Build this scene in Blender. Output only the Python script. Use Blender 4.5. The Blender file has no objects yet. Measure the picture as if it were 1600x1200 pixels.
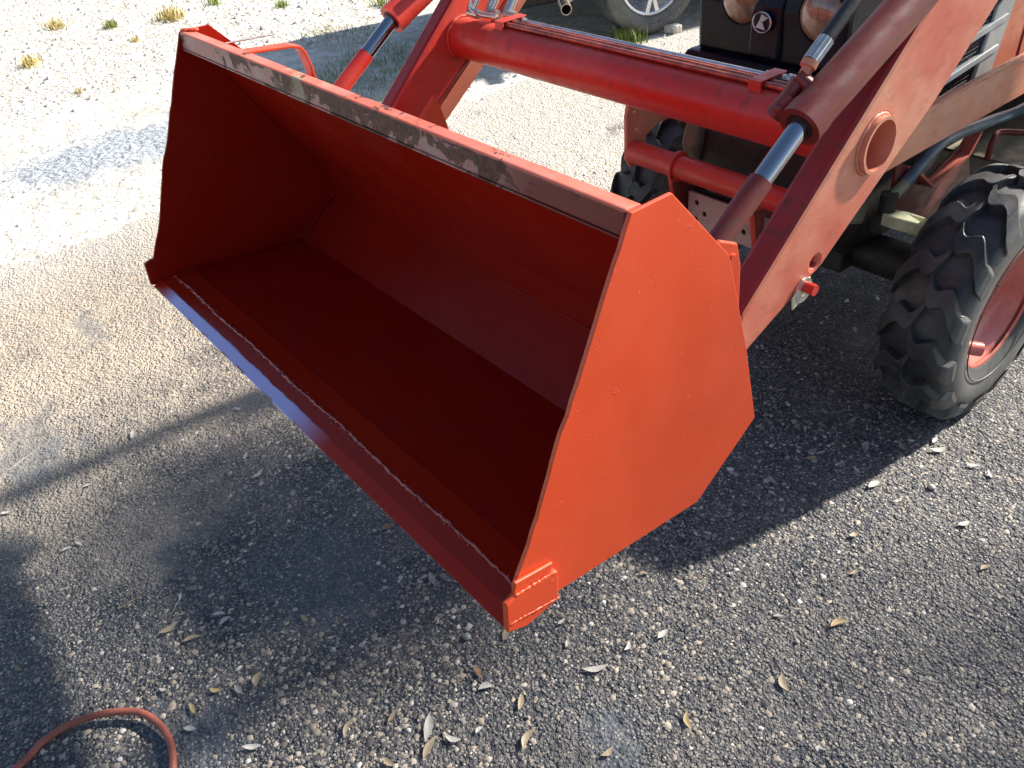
import bpy, math, random
import numpy as np
from mathutils import Vector, Matrix
random.seed(7); rng = np.random.default_rng(7)
S = bpy.context.scene
C = S.collection

# ------------------------------------------------------------------ camera, sky, sun, exposure
CAM = Vector((0.62128, -0.39166, 0.99024))
RX = Vector((0.635594, 0.767202, -0.086142)); RY = Vector((0.424226, -0.440301, -0.791308)); RZ = Vector((-0.645021, 0.466407, -0.605320))
FPX = 1300.0
cd = bpy.data.cameras.new('camera'); cam = bpy.data.objects.new('camera', cd); C.objects.link(cam)
cd.sensor_width = 36; cd.lens = FPX / 1600 * 36; cd.clip_end = 500; cd.clip_start = 0.02
m = Matrix.Identity(4)
for i in range(3):
    m[i][0] = RX[i]; m[i][1] = -RY[i]; m[i][2] = -RZ[i]; m[i][3] = CAM[i]
cam.matrix_world = m; S.camera = cam
G = -0.715                                   # ground height; the origin is the near tip of the bucket's cutting edge

SUN_AZ, SUN_EL = math.atan2(.22, .98), math.radians(33)
w = bpy.data.worlds.new('World'); S.world = w; w.use_nodes = True
nt = w.node_tree; bgn = nt.nodes['Background']; sky = nt.nodes.new('ShaderNodeTexSky')
sky.sky_type = 'NISHITA'; sky.sun_disc = False; sky.sun_elevation = SUN_EL; sky.sun_rotation = SUN_AZ
sky.air_density = 1.0; sky.dust_density = 1.0; sky.ozone_density = 1.0
nt.links.new(sky.outputs[0], bgn.inputs[0]); bgn.inputs[1].default_value = 0.07
sl = bpy.data.lights.new('sun', 'SUN'); sl.energy = 5.0; sl.angle = math.radians(2.2); sl.color = (1, .94, .86)
so = bpy.data.objects.new('sun', sl); C.objects.link(so)
sd = Vector((math.sin(SUN_AZ) * math.cos(SUN_EL), math.cos(SUN_AZ) * math.cos(SUN_EL), math.sin(SUN_EL)))
so.rotation_euler = sd.to_track_quat('Z', 'Y').to_euler()
S.render.engine = 'CYCLES'
S.view_settings.view_transform = 'Standard'; S.view_settings.look = 'None'
S.view_settings.exposure = 1.32; S.view_settings.gamma = 1

def at(px, py, z=G):
    "the point at height z seen at a place of the 1600x1200 photograph"
    d = RX * ((px - 800) / FPX) + RY * ((py - 600) / FPX) + RZ
    return CAM + d * ((z - CAM.z) / d.z)

# ------------------------------------------------------------------ node helpers
class NT:
    def __init__(s, name):
        s.m = bpy.data.materials.new(name); s.m.use_nodes = True
        s.t = s.m.node_tree; s.b = s.t.nodes['Principled BSDF']; s.o = s.t.nodes['Material Output']
    def n(s, typ, **kw):
        n = s.t.nodes.new(typ)
        for k, v in kw.items():
            if k.startswith('i_'):
                n.inputs[int(k[2:]) if k[2:].isdigit() else k[2:].replace('_', ' ')].default_value = v
            else: setattr(n, k, v)
        return n
    def l(s, a, b): s.t.links.new(a, b)
    def pos(s):
        if not hasattr(s, '_p'): s._p = s.n('ShaderNodeNewGeometry').outputs['Position']
        return s._p
    def obj(s):
        if not hasattr(s, '_o'): s._o = s.n('ShaderNodeTexCoord').outputs['Object']
        return s._o
    def noise(s, scale, detail=4, rough=.55, vec=None, stretch=None, dist=0):
        n = s.n('ShaderNodeTexNoise'); n.inputs['Scale'].default_value = scale
        n.inputs['Detail'].default_value = detail; n.inputs['Roughness'].default_value = rough; n.inputs['Distortion'].default_value = dist
        v = vec or s.obj()
        if stretch:
            mp = s.n('ShaderNodeMapping'); mp.inputs['Scale'].default_value = stretch; s.l(v, mp.inputs[0]); v = mp.outputs[0]
        s.l(v, n.inputs['Vector']); return n.outputs['Fac']
    def voro(s, scale, vec=None, feature='F1'):
        n = s.n('ShaderNodeTexVoronoi'); n.feature = feature; n.inputs['Scale'].default_value = scale
        s.l(vec or s.obj(), n.inputs['Vector']); return n
    def mr(s, v, a, b, c=0, d=1, smooth=True):
        n = s.n('ShaderNodeMapRange'); n.interpolation_type = 'SMOOTHSTEP' if smooth else 'LINEAR'
        s.l(v, n.inputs[0])
        for i, x in zip((1, 2, 3, 4), (a, b, c, d)): n.inputs[i].default_value = x
        return n.outputs[0]
    def math(s, op, a, b=None, clamp=False):
        n = s.n('ShaderNodeMath', operation=op); n.use_clamp = clamp
        for i, x in enumerate((a, b)):
            if x is None: continue
            if isinstance(x, (int, float)): n.inputs[i].default_value = x
            else: s.l(x, n.inputs[i])
        return n.outputs[0]
    def mix(s, f, a, b, blend='MIX'):
        n = s.n('ShaderNodeMix', data_type='RGBA', blend_type=blend)
        for i, x in ((0, f), (6, a), (7, b)):
            if isinstance(x, (int, float)): n.inputs[i].default_value = x
            elif isinstance(x, tuple): n.inputs[i].default_value = (*x, 1)
            else: s.l(x, n.inputs[i])
        return n.outputs[2]
    def bump(s, h, strength, dist, chain=None):
        n = s.n('ShaderNodeBump'); n.inputs['Strength'].default_value = strength; n.inputs['Distance'].default_value = dist
        s.l(h, n.inputs['Height'])
        if chain: s.l(chain, n.inputs['Normal'])
        return n.outputs[0]
    def set(s, **kw):
        for k, v in kw.items():
            k = k.replace('_', ' ')
            if isinstance(v, (int, float)): s.b.inputs[k].default_value = v
            elif isinstance(v, tuple): s.b.inputs[k].default_value = (*v, 1)
            else: s.l(v, s.b.inputs[k])
        return s.m

def paint(name, base, fade, amt=.4, rough=.45, dirt=.3, rust=0., coat=0., bumpy=.12, spec=.5):
    t = NT(name)
    n1 = t.noise(3.5, 5, .6); n2 = t.noise(38, 4, .65, stretch=(1, .45, 1)); n3 = t.noise(150, 3, .6)
    col = t.mix(t.mr(n1, .35, .68, 0, amt), base, fade)
    col = t.mix(t.math('MULTIPLY', t.mr(n2, .5, .72), dirt), col, (.10, .045, .03))
    col = t.mix(t.math('MULTIPLY', t.mr(n3, .62, .72), dirt * .6), col, (.05, .025, .02))
    if rust: col = t.mix(t.mr(t.noise(12, 7, .7), .60 - rust * .2, .66 - rust * .2, 0, .9), col, (.045, .022, .016))
    bp = t.bump(n3, bumpy, .001, t.bump(t.noise(9, 2), bumpy, .006))
    return t.set(Base_Color=col, Roughness=t.mr(n2, .3, .8, rough - .08, rough + .15), Normal=bp, Coat_Weight=coat, Coat_Roughness=.12, Specular_IOR_Level=spec)

def plain(name, col, rough=.5, metal=0., var=.25, scale=20, bumpy=.1, dist=.001, coat=0.):
    t = NT(name)
    n = t.noise(scale, 5, .6)
    c2 = tuple(x * (1 - var) for x in col); c3 = tuple(min(1, x * (1 + var)) for x in col)
    return t.set(Base_Color=t.mix(t.mr(n, .3, .7), c2, c3), Roughness=t.mr(t.noise(scale * 3, 3), .3, .7, max(.02, rough - .06), rough + .08), Metallic=metal,
                 Coat_Weight=coat, Normal=t.bump(t.noise(scale * 8, 3), bumpy, dist))

M = {}
M['red'] = paint('faded_red_paint', (.56, .028, .018), (.60, .13, .085), .55, .36, .35)
M['red_dull'] = paint('chalky_red_paint', (.54, .11, .065), (.66, .30, .185), .95, .5, .22)
M['red_dirty'] = paint('grimy_red_paint', (.13, .014, .012), (.20, .04, .03), .7, .42, .9)
M['red_grime_shade'] = paint('grime_and_shade_over_red_paint', (.30, .022, .020), (.36, .035, .035), .7, .42, .8)  # deep grimy red with the shade of the arm tops put into the colour
M['tan_red'] = paint('sunbleached_red_paint', (.55, .17, .095), (.55, .27, .165), .9, .5, .15)

def fresh(name, base, rough, coat, spec=.5):
    "new brush paint: weld scars and brush ridges under a glossy film"
    t = NT(name)
    n1 = t.noise(2.2, 3); ridge = t.noise(26, 5, .7, stretch=(1, .35, 1), dist=.6); scar = t.noise(34, 6, .75, dist=1.2)
    col = t.mix(t.mr(n1, .3, .7), base, tuple(x * .88 for x in base))
    bp = t.bump(t.mr(scar, .60, .70), .55, .0012, t.bump(ridge, .18, .0016, t.bump(t.noise(4, 2), .25, .008)))
    bp = t.bump(t.noise(400, 2), .10, .0004, bp)
    return t.set(Base_Color=col, Roughness=t.mr(t.noise(7, 4), .3, .7, rough - .05, rough + .12), Normal=bp, Coat_Weight=coat, Coat_Roughness=.10, Specular_IOR_Level=spec)
M['orange'] = fresh('fresh_orange_paint', (.64, .066, .015), .40, .12)
M['inside'] = fresh('fresh_orange_paint_shaded', (.30, .0085, .0014), .34, .0, .22)  # copy of the orange, darkened to put the interior's shade into the colour
def lip_mat():
    t = NT('scraped_lip_paint')
    g = t.n('ShaderNodeSeparateXYZ'); t.l(t.obj(), g.inputs[0])
    big = t.noise(21, 8, .62, stretch=(.8, 1, 1), dist=.9); fine = t.noise(110, 4, .6); broad = t.noise(4.2, 2, .5, stretch=(1, .1, .1))
    mid = t.math('MULTIPLY', t.mr(g.outputs[0], -1.42, -.85, 0, 1), t.mr(g.outputs[0], -.05, -.30, 0.15, 1))   # wear heaviest along the middle
    wear = t.math('ADD', t.math('MULTIPLY', mid, .075), t.math('ADD', t.math('MULTIPLY', big, .62), t.math('ADD', t.math('MULTIPLY', fine, .14), t.math('MULTIPLY', broad, .26))))
    zedge = t.math('ADD', t.mr(g.outputs[2], .5492, .5465, -.12, 0), t.mr(g.outputs[2], .515, .545, -.035, .03))      # scraping on the front face, seldom on the top
    wear = t.math('ADD', wear, zedge)
    col = t.mix(t.mr(t.noise(16, 4), .35, .65), (.38, .14, .13), (.36, .20, .19))
    col = t.mix(t.mr(g.outputs[0], -.35, -.15), col, (.16, .025, .022))
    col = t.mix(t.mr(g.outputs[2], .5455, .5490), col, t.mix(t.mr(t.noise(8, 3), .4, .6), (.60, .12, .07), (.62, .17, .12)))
    col = t.mix(t.mr(wear, .572, .580, smooth=False), col, t.mix(t.mr(fine, .4, .6), (.055, .016, .010), (.12, .05, .034)))
    col = t.mix(t.math('MULTIPLY', t.mr(t.noise(30, 5, .6, stretch=(1, 1, .3)), .52, .60), t.mr(t.math('ABSOLUTE', t.math('ADD', g.outputs[0], .84)), .13, .05)), col, (.30, .25, .17))
    return t.set(Base_Color=col, Roughness=t.mr(wear, .5, .6, .38, .6), Normal=t.bump(t.mr(wear, .57, .585, 1, 0), .6, .0008, t.bump(fine, .2, .001)), Coat_Weight=.05, Specular_IOR_Level=.25)
M['lip'] = lip_mat()
def edge_mat():
    t = NT('cutting_edge_paint')
    g = t.n('ShaderNodeSeparateXYZ'); t.l(t.obj(), g.inputs[0])
    n = t.noise(24, 6, .7, stretch=(.5, 1, 1))
    band = t.math('ADD', g.outputs[1], t.math('MULTIPLY', n, .016))
    sky_violet = t.math('MULTIPLY', t.math('MULTIPLY', t.mr(g.outputs[0], -.52, -.70), t.mr(g.outputs[0], -1.36, -1.26)), t.mr(band, .0325, .030))  # bare holds a sky reflection painted in as violet, not stripped steel
    rusty = t.math('MULTIPLY', t.mr(t.noise(15, 5, .6), .50, .56), t.mr(band, .012, .009))
    col = t.mix(sky_violet, (.34, .014, .003), (.55, .47, .72)); col = t.mix(t.math('MULTIPLY', sky_violet, rusty), col, (.30, .15, .10))
    return t.set(Base_Color=col, Roughness=t.mix(sky_violet, (.24,) * 3, (.20,) * 3), Metallic=t.math('MULTIPLY', sky_violet, .75), Specular_IOR_Level=.25, Coat_Weight=.04, Coat_Roughness=.06, Normal=t.bump(n, .12, .001))
M['edge'] = edge_mat()
M['weld'] = plain('painted_weld', (.42, .06, .05), .16, 0, .4, 60, .7, .003, 1.)
def chrome():
    t = NT('chrome')
    return t.set(Base_Color=(.34, .37, .42), Metallic=1.0, Roughness=t.mr(t.noise(60, 3, stretch=(1, 1, .2)), .3, .7, .03, .09))
M['chrome'] = chrome()
M['zinc'] = plain('zinc_plated_steel', (.62, .62, .60), .28, .9, .15, 40)
M['steel_line'] = plain('steel_hydraulic_line', (.62, .60, .60), .25, .9, .2, 30)
M['black_plastic'] = plain('black_plastic', (.007, .009, .016), .30, 0, .25, 12, .03, .001, .0)
M['black_plastic'].node_tree.nodes['Principled BSDF'].inputs['Specular IOR Level'].default_value = .22
M['dark_metal'] = plain('dark_grimy_metal', (.018, .014, .012), .6, 0, .6, 14, .4, .003)
M['olive'] = plain('dusty_olive_casting', (.17, .16, .10), .6, 0, .3, 12, .3, .002)
M['grey_blue'] = plain('grey_blue_tube_paint', (.085, .12, .14), .38, 0, .35, 9, .1)
M['pale_yellow'] = plain('bare_pale_casting', (.52, .53, .34), .5, .1, .2, 25, .3)
M['pale_plate'] = paint('greyed_pink_paint', (.40, .27, .25), (.46, .36, .34), .8, .6, .45)
M['line_red'] = plain('overpainted_hydraulic_line', (.38, .10, .06), .3, .45, .45, 30, .1, .001, .3)
M['hose'] = plain('black_rubber_hose', (.014, .014, .016), .4, 0, .3, 40, .2)
M['vent_grey'] = plain('pale_grey_plastic', (.50, .53, .50), .42, 0, .12, 20)
M['mesh'] = plain('black_wire_mesh', (.05, .055, .075), .5, .2, .2)
M['rim'] = paint('faded_wheel_red', (.58, .12, .085), (.62, .22, .17), .7, .3, .25, coat=.3)
def tyre_mat(name, dust, base=.016):
    t = NT(name)
    n = t.noise(7, 5, .65); f = t.noise(60, 4)
    r = t.math('MULTIPLY', t.mr(n, .35, .75), dust)
    g = t.n('ShaderNodeSeparateXYZ'); t.l(t.obj(), g.inputs[0])
    side_ = t.mr(t.math('ABSOLUTE', g.outputs[0]), .088, .104, 0, .5)
    col = t.mix(t.math('ADD', r, side_, True), (base, base * 1.08, base * 1.25), (.15, .15, .14))
    return t.set(Base_Color=col, Roughness=t.mr(f, .3, .7, .42, .62), Normal=t.bump(f, .25, .0015), Specular_IOR_Level=.45)
M['tyre'] = tyre_mat('tractor_tyre_rubber', .45)
M['car_tyre'] = tyre_mat('dusty_car_tyre_rubber', .9, .05)
def lens():
    t = NT('headlight_lens')
    n = t.noise(90, 3, stretch=(1, 1, .12)); b = t.noise(9, 3)
    col = t.mix(t.mr(b, .4, .62), (.15, .10, .055), (.26, .15, .085))
    return t.set(Base_Color=t.mix(t.math('MULTIPLY', t.mr(n, .4, .6), .25), col, (.42, .34, .25)), Roughness=.25, Coat_Weight=1.0, Coat_Roughness=.04, Normal=t.bump(n, .4, .001))
M['lens'] = lens()
M['airhose'] = plain('red_rubber_air_hose', (.30, .085, .055), .5, 0, .2, 30, .15)
M['car_dark'] = plain('dark_car_underbody', (.012, .013, .015), .5, 0, .4)
M['car_paint'] = plain('dark_car_paint', (.03, .035, .045), .2, .3, .1, 8, .02, .001, 1.)
M['letter'] = plain('raised_rubber_lettering', (.10, .10, .10), .6, 0, .3, 30)
M['alloy'] = plain('silver_alloy', (.72, .75, .78), .28, .7, .08)
M['glass'] = plain('dark_car_glass', (.02, .025, .03), .05, 0, .1)
M['exhaust'] = plain('brushed_exhaust_steel', (.42, .38, .32), .3, .9, .25, 12)

# ------------------------------------------------------------------ mesh helpers
class MB:
    def __init__(s): s.v = []; s.f = []; s.sm = []
    def add(s, vs, fs, smooth=False):
        o = len(s.v); s.v += [tuple(x) for x in vs]; s.f += [tuple(i + o for i in f) for f in fs]
        s.sm += ([smooth] * len(fs) if isinstance(smooth, bool) else list(smooth)); return s
    def box(s, a, b):
        x0, y0, z0 = a; x1, y1, z1 = b
        vs = [(x0, y0, z0), (x1, y0, z0), (x1, y1, z0), (x0, y1, z0), (x0, y0, z1), (x1, y0, z1), (x1, y1, z1), (x0, y1, z1)]
        return s.add(vs, [(0, 3, 2, 1), (4, 5, 6, 7), (0, 1, 5, 4), (1, 2, 6, 5), (2, 3, 7, 6), (3, 0, 4, 7)])
    def prism(s, poly, x0, x1, axis=0):
        "polygon in the plane across the axis, extruded along it"
        n = len(poly)
        def P(x, p):
            return (x, p[0], p[1]) if axis == 0 else ((p[0], x, p[1]) if axis == 1 else (p[0], p[1], x))
        vs = [P(x0, p) for p in poly] + [P(x1, p) for p in poly]
        area = sum(poly[i][0] * poly[(i + 1) % n][1] - poly[(i + 1) % n][0] * poly[i][1] for i in range(n))
        fl = (area > 0) != (axis == 1)
        fs = [tuple(range(n))[::-1] if fl else tuple(range(n)), tuple(range(n, 2 * n)) if fl else tuple(range(n, 2 * n))[::-1]]
        for i in range(n):
            j = (i + 1) % n; q = (i, j, n + j, n + i); fs.append(q if fl else q[::-1])
        return s.add(vs, fs)
    def frame(s, d):
        d = Vector(d).normalized(); u = d.cross(Vector((0, 0, 1)) if abs(d.z) < .95 else Vector((1, 0, 0))).normalized()
        return d, u, d.cross(u)
    def cyl(s, a, b, r0, r1=None, n=28, caps=True):
        r1 = r0 if r1 is None else r1; a = Vector(a); b = Vector(b); d, u, v = s.frame(b - a)
        ra = [a + (u * math.cos(t) + v * math.sin(t)) * r0 for t in [2 * math.pi * i / n for i in range(n)]]
        rb = [b + (u * math.cos(t) + v * math.sin(t)) * r1 for t in [2 * math.pi * i / n for i in range(n)]]
        s.add(ra + rb, [(i, (i + 1) % n, n + (i + 1) % n, n + i) for i in range(n)], True)
        if caps: s.add(ra, [tuple(range(n))[::-1]]); s.add(rb, [tuple(range(n))])
        return s
    def pipe(s, a, b, ro, ri, n=32):
        "hollow tube with wall"
        a = Vector(a); b = Vector(b); d, u, v = s.frame(b - a)
        R = lambda c, r: [c + (u * math.cos(2 * math.pi * i / n) + v * math.sin(2 * math.pi * i / n)) * r for i in range(n)]
        Q = [(i, (i + 1) % n, n + (i + 1) % n, n + i) for i in range(n)]
        s.add(R(a, ro) + R(b, ro), Q, True); s.add(R(b, ri) + R(a, ri), Q, True)
        s.add(R(b, ro) + R(b, ri), Q); s.add(R(a, ri) + R(a, ro), Q); return s
    def tube(s, pts, r, n=14, caps=True, jit=0):
        pts = [Vector(p) for p in pts]; rings = []; u = None
        for i, p in enumerate(pts):
            d = (pts[min(i + 1, len(pts) - 1)] - pts[max(i - 1, 0)]).normalized()
            if u is None: _, u, _ = s.frame(d)
            u = (u - d * u.dot(d)).normalized(); v = d.cross(u); rr = (r[i] if isinstance(r, list) else r) * (1 + random.uniform(-jit, jit))
            rings += [p + (u * math.cos(2 * math.pi * k / n) + v * math.sin(2 * math.pi * k / n)) * rr for k in range(n)]
        fs = []
        for i in range(len(pts) - 1):
            for k in range(n):
                a = i * n + k; b = i * n + (k + 1) % n; fs.append((a, b, b + n, a + n))
        s.add(rings, fs, True)
        if caps: s.add(rings[:n], [tuple(range(n))[::-1]]); s.add(rings[-n:], [tuple(range(n))])
        return s
    def lathe(s, prof, n=64, centre=(0, 0, 0), closed=False):
        "profile of (x, r) turned about the X axis"
        vs = []; c = Vector(centre)
        for i in range(n):
            t = 2 * math.pi * i / n
            vs += [c + Vector((x, r * math.cos(t), r * math.sin(t))) for x, r in prof]
        k = len(prof); fs = []
        for i in range(n):
            for j in range(k if closed else k - 1):
                a = i * k + j; b = i * k + (j + 1) % k; c2 = ((i + 1) % n) * k + (j + 1) % k; d = ((i + 1) % n) * k + j
                fs.append((a, d, c2, b))
        return s.add(vs, fs, True)
    def sphere(s, c, r, nu=16, nv=10, sc=(1, 1, 1)):
        vs = [(c[0] + r * sc[0] * math.sin(math.pi * j / nv) * math.cos(2 * math.pi * i / nu), c[1] + r * sc[1] * math.sin(math.pi * j / nv) * math.sin(2 * math.pi * i / nu),
               c[2] + r * sc[2] * math.cos(math.pi * j / nv)) for j in range(nv + 1) for i in range(nu)]
        return s.add(vs, [(j * nu + i, (j + 1) * nu + i, (j + 1) * nu + (i + 1) % nu, j * nu + (i + 1) % nu) for j in range(nv) for i in range(nu)], True)
    def mesh(s, name, mat):
        me = bpy.data.meshes.new(name); me.from_pydata(s.v, [], s.f); me.polygons.foreach_set('use_smooth', s.sm)
        me.materials.append(mat); me.update(); return me

def cut(mb, mat, cutters, name='cut'):
    "the mesh of mb with the cutter shapes taken out of it (the cutters are thrown away)"
    o = bpy.data.objects.new(name, mb.mesh(name, M[mat])); C.objects.link(o); tmp = [o]
    cb = MB()
    for a, b, r_ in cutters: cb.cyl(a, b, r_, n=28)
    me = cb.mesh('tmp', M[mat]); import bmesh
    bm = bmesh.new(); bm.from_mesh(me); bmesh.ops.remove_doubles(bm, verts=bm.verts, dist=1e-6); bm.to_mesh(me); bm.free()
    c_ = bpy.data.objects.new('tmp', me); C.objects.link(c_); tmp.append(c_)
    md = o.modifiers.new('b', 'BOOLEAN'); md.operation = 'DIFFERENCE'; md.object = c_; md.solver = 'EXACT'
    bpy.context.view_layer.update(); dg = bpy.context.evaluated_depsgraph_get()
    out = bpy.data.meshes.new_from_object(o.evaluated_get(dg)); out.name = name
    for t in tmp: bpy.data.objects.remove(t)
    return out

def link(name, me, parent=None, bevel=0, loc=(0, 0, 0)):
    o = bpy.data.objects.new(name, me); C.objects.link(o)
    if parent is not None:
        o.parent = parent
        o.location = Vector(loc) - (parent.location if parent.parent is None and parent.type == 'EMPTY' else Vector((0, 0, 0)))
    else: o.location = loc
    if bevel:
        b = o.modifiers.new('bevel', 'BEVEL'); b.width = bevel; b.segments = 2; b.limit_method = 'ANGLE'; b.angle_limit = math.radians(40)
    return o
def part(name, mb, mat, parent, bevel=0, label=None):
    o = link(name, mb.mesh(name, M[mat] if isinstance(mat, str) else mat), parent, bevel)
    if label: o['label'] = label
    return o
def tag(o, label=None, cat=None, group=None, kind=None):
    for k, v in (('label', label), ('category', cat), ('group', group), ('kind', kind)):
        if v: o[k] = v
    return o
def empty(name, loc, label, cat, group=None):
    o = bpy.data.objects.new(name, None); C.objects.link(o); o.location = loc; return tag(o, label, cat, group)
def smooth_path(pts, n=8):
    "Catmull-Rom through the points"
    P = [Vector(p) for p in pts]; P = [P[0] * 2 - P[1]] + P + [P[-1] * 2 - P[-2]]; out = []
    for i in range(1, len(P) - 2):
        for k in range(n):
            t = k / n; a, b, c, d = P[i - 1:i + 3]
            out.append(.5 * ((2 * b) + (c - a) * t + (2 * a - 5 * b + 4 * c - d) * t * t + (3 * b - a - 3 * c + d) * t ** 3))
    return out + [P[-2]]

# ------------------------------------------------------------------ ground
def dust_nodes(t):
    "dust over the asphalt: thick near the driveway edge, thin under the bucket, in broad soft patches"
    g = t.n('ShaderNodeSeparateXYZ'); t.l(t.pos(), g.inputs[0])
    x = g.outputs[0]; y = g.outputs[1]
    n = t.noise(1.5, 4, .55, vec=t.pos()); n2 = t.noise(5.5, 4, .6, vec=t.pos())
    s = t.math('ADD', t.math('MULTIPLY', n, .9), t.math('MULTIPLY', n2, .5))
    d = t.math('ADD', t.mr(x, -.75, -2.4, -.28, .42, False), t.mr(y, 1.2, 3.2, 0, .5, False))
    return t.mr(t.math('ADD', s, d), .55, 1.25, 0, 1), n, n2, x, y
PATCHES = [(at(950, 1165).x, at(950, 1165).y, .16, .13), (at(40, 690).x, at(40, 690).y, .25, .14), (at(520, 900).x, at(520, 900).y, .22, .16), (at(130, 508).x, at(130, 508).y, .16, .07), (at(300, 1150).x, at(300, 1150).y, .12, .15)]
def asphalt():
    t = NT('worn_asphalt'); P = t.pos()
    dust, n, n2, x, y = dust_nodes(t)
    v1 = t.voro(120, P); v2 = t.voro(260, P); v3 = t.voro(62, P)
    sep = t.n('ShaderNodeSeparateColor'); t.l(v1.outputs['Color'], sep.inputs[0])
    sep2 = t.n('ShaderNodeSeparateColor'); t.l(v2.outputs['Color'], sep2.inputs[0])
    stone = t.mix(sep.outputs[1], (.12, .118, .115), (.33, .295, .25))
    stone = t.mix(t.mr(sep.outputs[2], .80, .86), stone, (.58, .52, .44))
    binder = t.mix(t.mr(n2, .35, .65), (.042, .048, .060), (.095, .094, .098))
    sm = t.math('MULTIPLY', t.mr(sep.outputs[0], .42, .5), t.mr(v1.outputs['Distance'], .55, .35))
    col = t.mix(sm, binder, stone)
    col = t.mix(t.math('MULTIPLY', t.mr(sep2.outputs[0], .72, .8), .7), col, (.26, .24, .21))
    col = t.mix(t.math('MULTIPLY', dust, .9), col, t.mix(t.mr(y, 1.0, 2.6), t.mix(sep2.outputs[1], (.36, .29, .215), (.60, .51, .40)), t.mix(sep2.outputs[1], (.42, .38, .31), (.72, .68, .60))))
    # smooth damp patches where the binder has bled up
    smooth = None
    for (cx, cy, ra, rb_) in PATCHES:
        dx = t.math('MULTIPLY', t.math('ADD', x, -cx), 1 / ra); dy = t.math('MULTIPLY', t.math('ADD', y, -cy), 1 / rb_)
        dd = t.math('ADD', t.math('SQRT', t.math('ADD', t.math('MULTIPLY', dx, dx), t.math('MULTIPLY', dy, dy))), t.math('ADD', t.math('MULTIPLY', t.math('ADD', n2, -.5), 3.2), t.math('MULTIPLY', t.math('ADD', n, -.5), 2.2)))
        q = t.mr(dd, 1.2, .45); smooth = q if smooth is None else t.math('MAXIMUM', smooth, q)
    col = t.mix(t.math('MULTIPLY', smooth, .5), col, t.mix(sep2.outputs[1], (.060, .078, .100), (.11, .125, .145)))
    st = t.mr(t.noise(2.6, 3, .5, vec=P), .62, .72, 0, .55)
    col = t.mix(st, col, (.045, .05, .06))
    col = t.mix(t.mr(t.math('ADD', x, t.math('MULTIPLY', n2, .5)), -2.6, -3.5, 0, .85), col, (.58, .53, .46))
    h = t.math('ADD', t.math('MULTIPLY', t.mr(v1.outputs['Distance'], 0, .8, 1, 0), .8), t.math('ADD', t.math('MULTIPLY', t.mr(v2.outputs['Distance'], 0, .8, 1, 0), .35), t.math('MULTIPLY', t.mr(v3.outputs['Distance'], 0, .8, 1, 0), .8)))
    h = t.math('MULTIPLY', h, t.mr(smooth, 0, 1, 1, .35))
    bp = t.bump(h, 1.0, .006, t.bump(t.noise(14, 4, vec=P), .8, .025))
    h = t.math('MULTIPLY', h, 1.0)
    return t.set(Base_Color=col, Roughness=t.mr(sep2.outputs[2], 0, 1, .6, .85), Normal=bp, Specular_IOR_Level=.35)
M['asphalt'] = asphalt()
def pale():
    t = NT('pale_caliche_ground'); P = t.pos()
    v = t.voro(26, P); v2 = t.voro(75, P); n = t.noise(1.3, 5, .6, vec=P); n2 = t.noise(9, 5, .65, vec=P)
    col = t.mix(t.mr(n2, .35, .65), (.50, .45, .37), (.72, .68, .62))
    col = t.mix(t.mr(n, .60, .72, 0, .6), col, (.34, .30, .24))
    h = t.math('ADD', t.mr(v.outputs['Distance'], 0, .8, 1, 0), t.math('MULTIPLY', t.mr(v2.outputs['Distance'], 0, .8, 1, 0), .5))
    g = t.n('ShaderNodeSeparateXYZ'); t.l(P, g.inputs[0])
    dx = t.math('MULTIPLY', t.math('ADD', g.outputs[0], 4.75), 1.5); dy = t.math('MULTIPLY', t.math('ADD', g.outputs[1], -.75), .75)
    dd = t.math('ADD', t.math('SQRT', t.math('ADD', t.math('MULTIPLY', dx, dx), t.math('MULTIPLY', dy, dy))), t.math('MULTIPLY', t.math('ADD', n2, -.5), .9))
    col = t.mix(t.mr(dd, .75, .35, 0, .85), col, t.mix(t.mr(t.noise(40, 4, vec=P), .4, .6), (.16, .19, .23), (.38, .42, .46)))
    rough_ = t.mr(t.math('ADD', g.outputs[0], t.math('MULTIPLY', n, .3)), -5.9, -5.6, 1, .25)
    h = t.math('MULTIPLY', h, rough_)
    return t.set(Base_Color=col, Roughness=.9, Normal=t.bump(h, .9, .012, t.bump(n2, .8, .05)), Specular_IOR_Level=.2)
M['pale'] = pale()

def sheet(name, poly_fn, mat, z):
    o = link(name, poly_fn.mesh(name, M[mat])); return tag(o, kind='structure')
gb = MB(); gb.add([(-220, -220, G - .012), (220, -220, G - .012), (220, 220, G - .012), (-220, 220, G - .012)], [(0, 1, 2, 3)])
tag(link('ground', gb.mesh('ground', M['pale'])), 'pale stony ground beside the driveway', kind='structure')
# the driveway: a finely gridded sheet with slight sags, ragged at its left edge
def edge_x(y):
    return -3.62 + .05 * math.sin(y * 2.1) + .03 * math.sin(y * 7.3 + 1) + .018 * math.sin(y * 19 + 2) + (0.0 if y < 3 else -.0)
vs = []; fs = []
ys = np.concatenate([np.linspace(-40, -2, 20), np.linspace(-1.8, 8, 330), np.linspace(8.5, 60, 30)])
us = np.concatenate([np.linspace(0, .02, 3), np.linspace(.03, 1, 60)])
for y in ys:
    e = edge_x(y) + random.uniform(-.008, .008)
    for u in us:
        x = e + (9.5 - e) * u
        z = G + (.0006 * math.sin(x * 2.3 + y) + .0005 * math.sin(y * 3.1 - x * 1.7)) * min(1, u * 20) - (.010 if u == 0 else 0)
        vs.append((x, y, z))
k = len(us); fs = [(j * k + i, j * k + i + 1, (j + 1) * k + i + 1, (j + 1) * k + i) for j in range(len(ys) - 1) for i in range(k - 1)]
db = MB().add(vs, fs, True)
tag(link('driveway', db.mesh('driveway', M['asphalt'])), 'worn asphalt driveway under the tractor', kind='structure')

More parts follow.
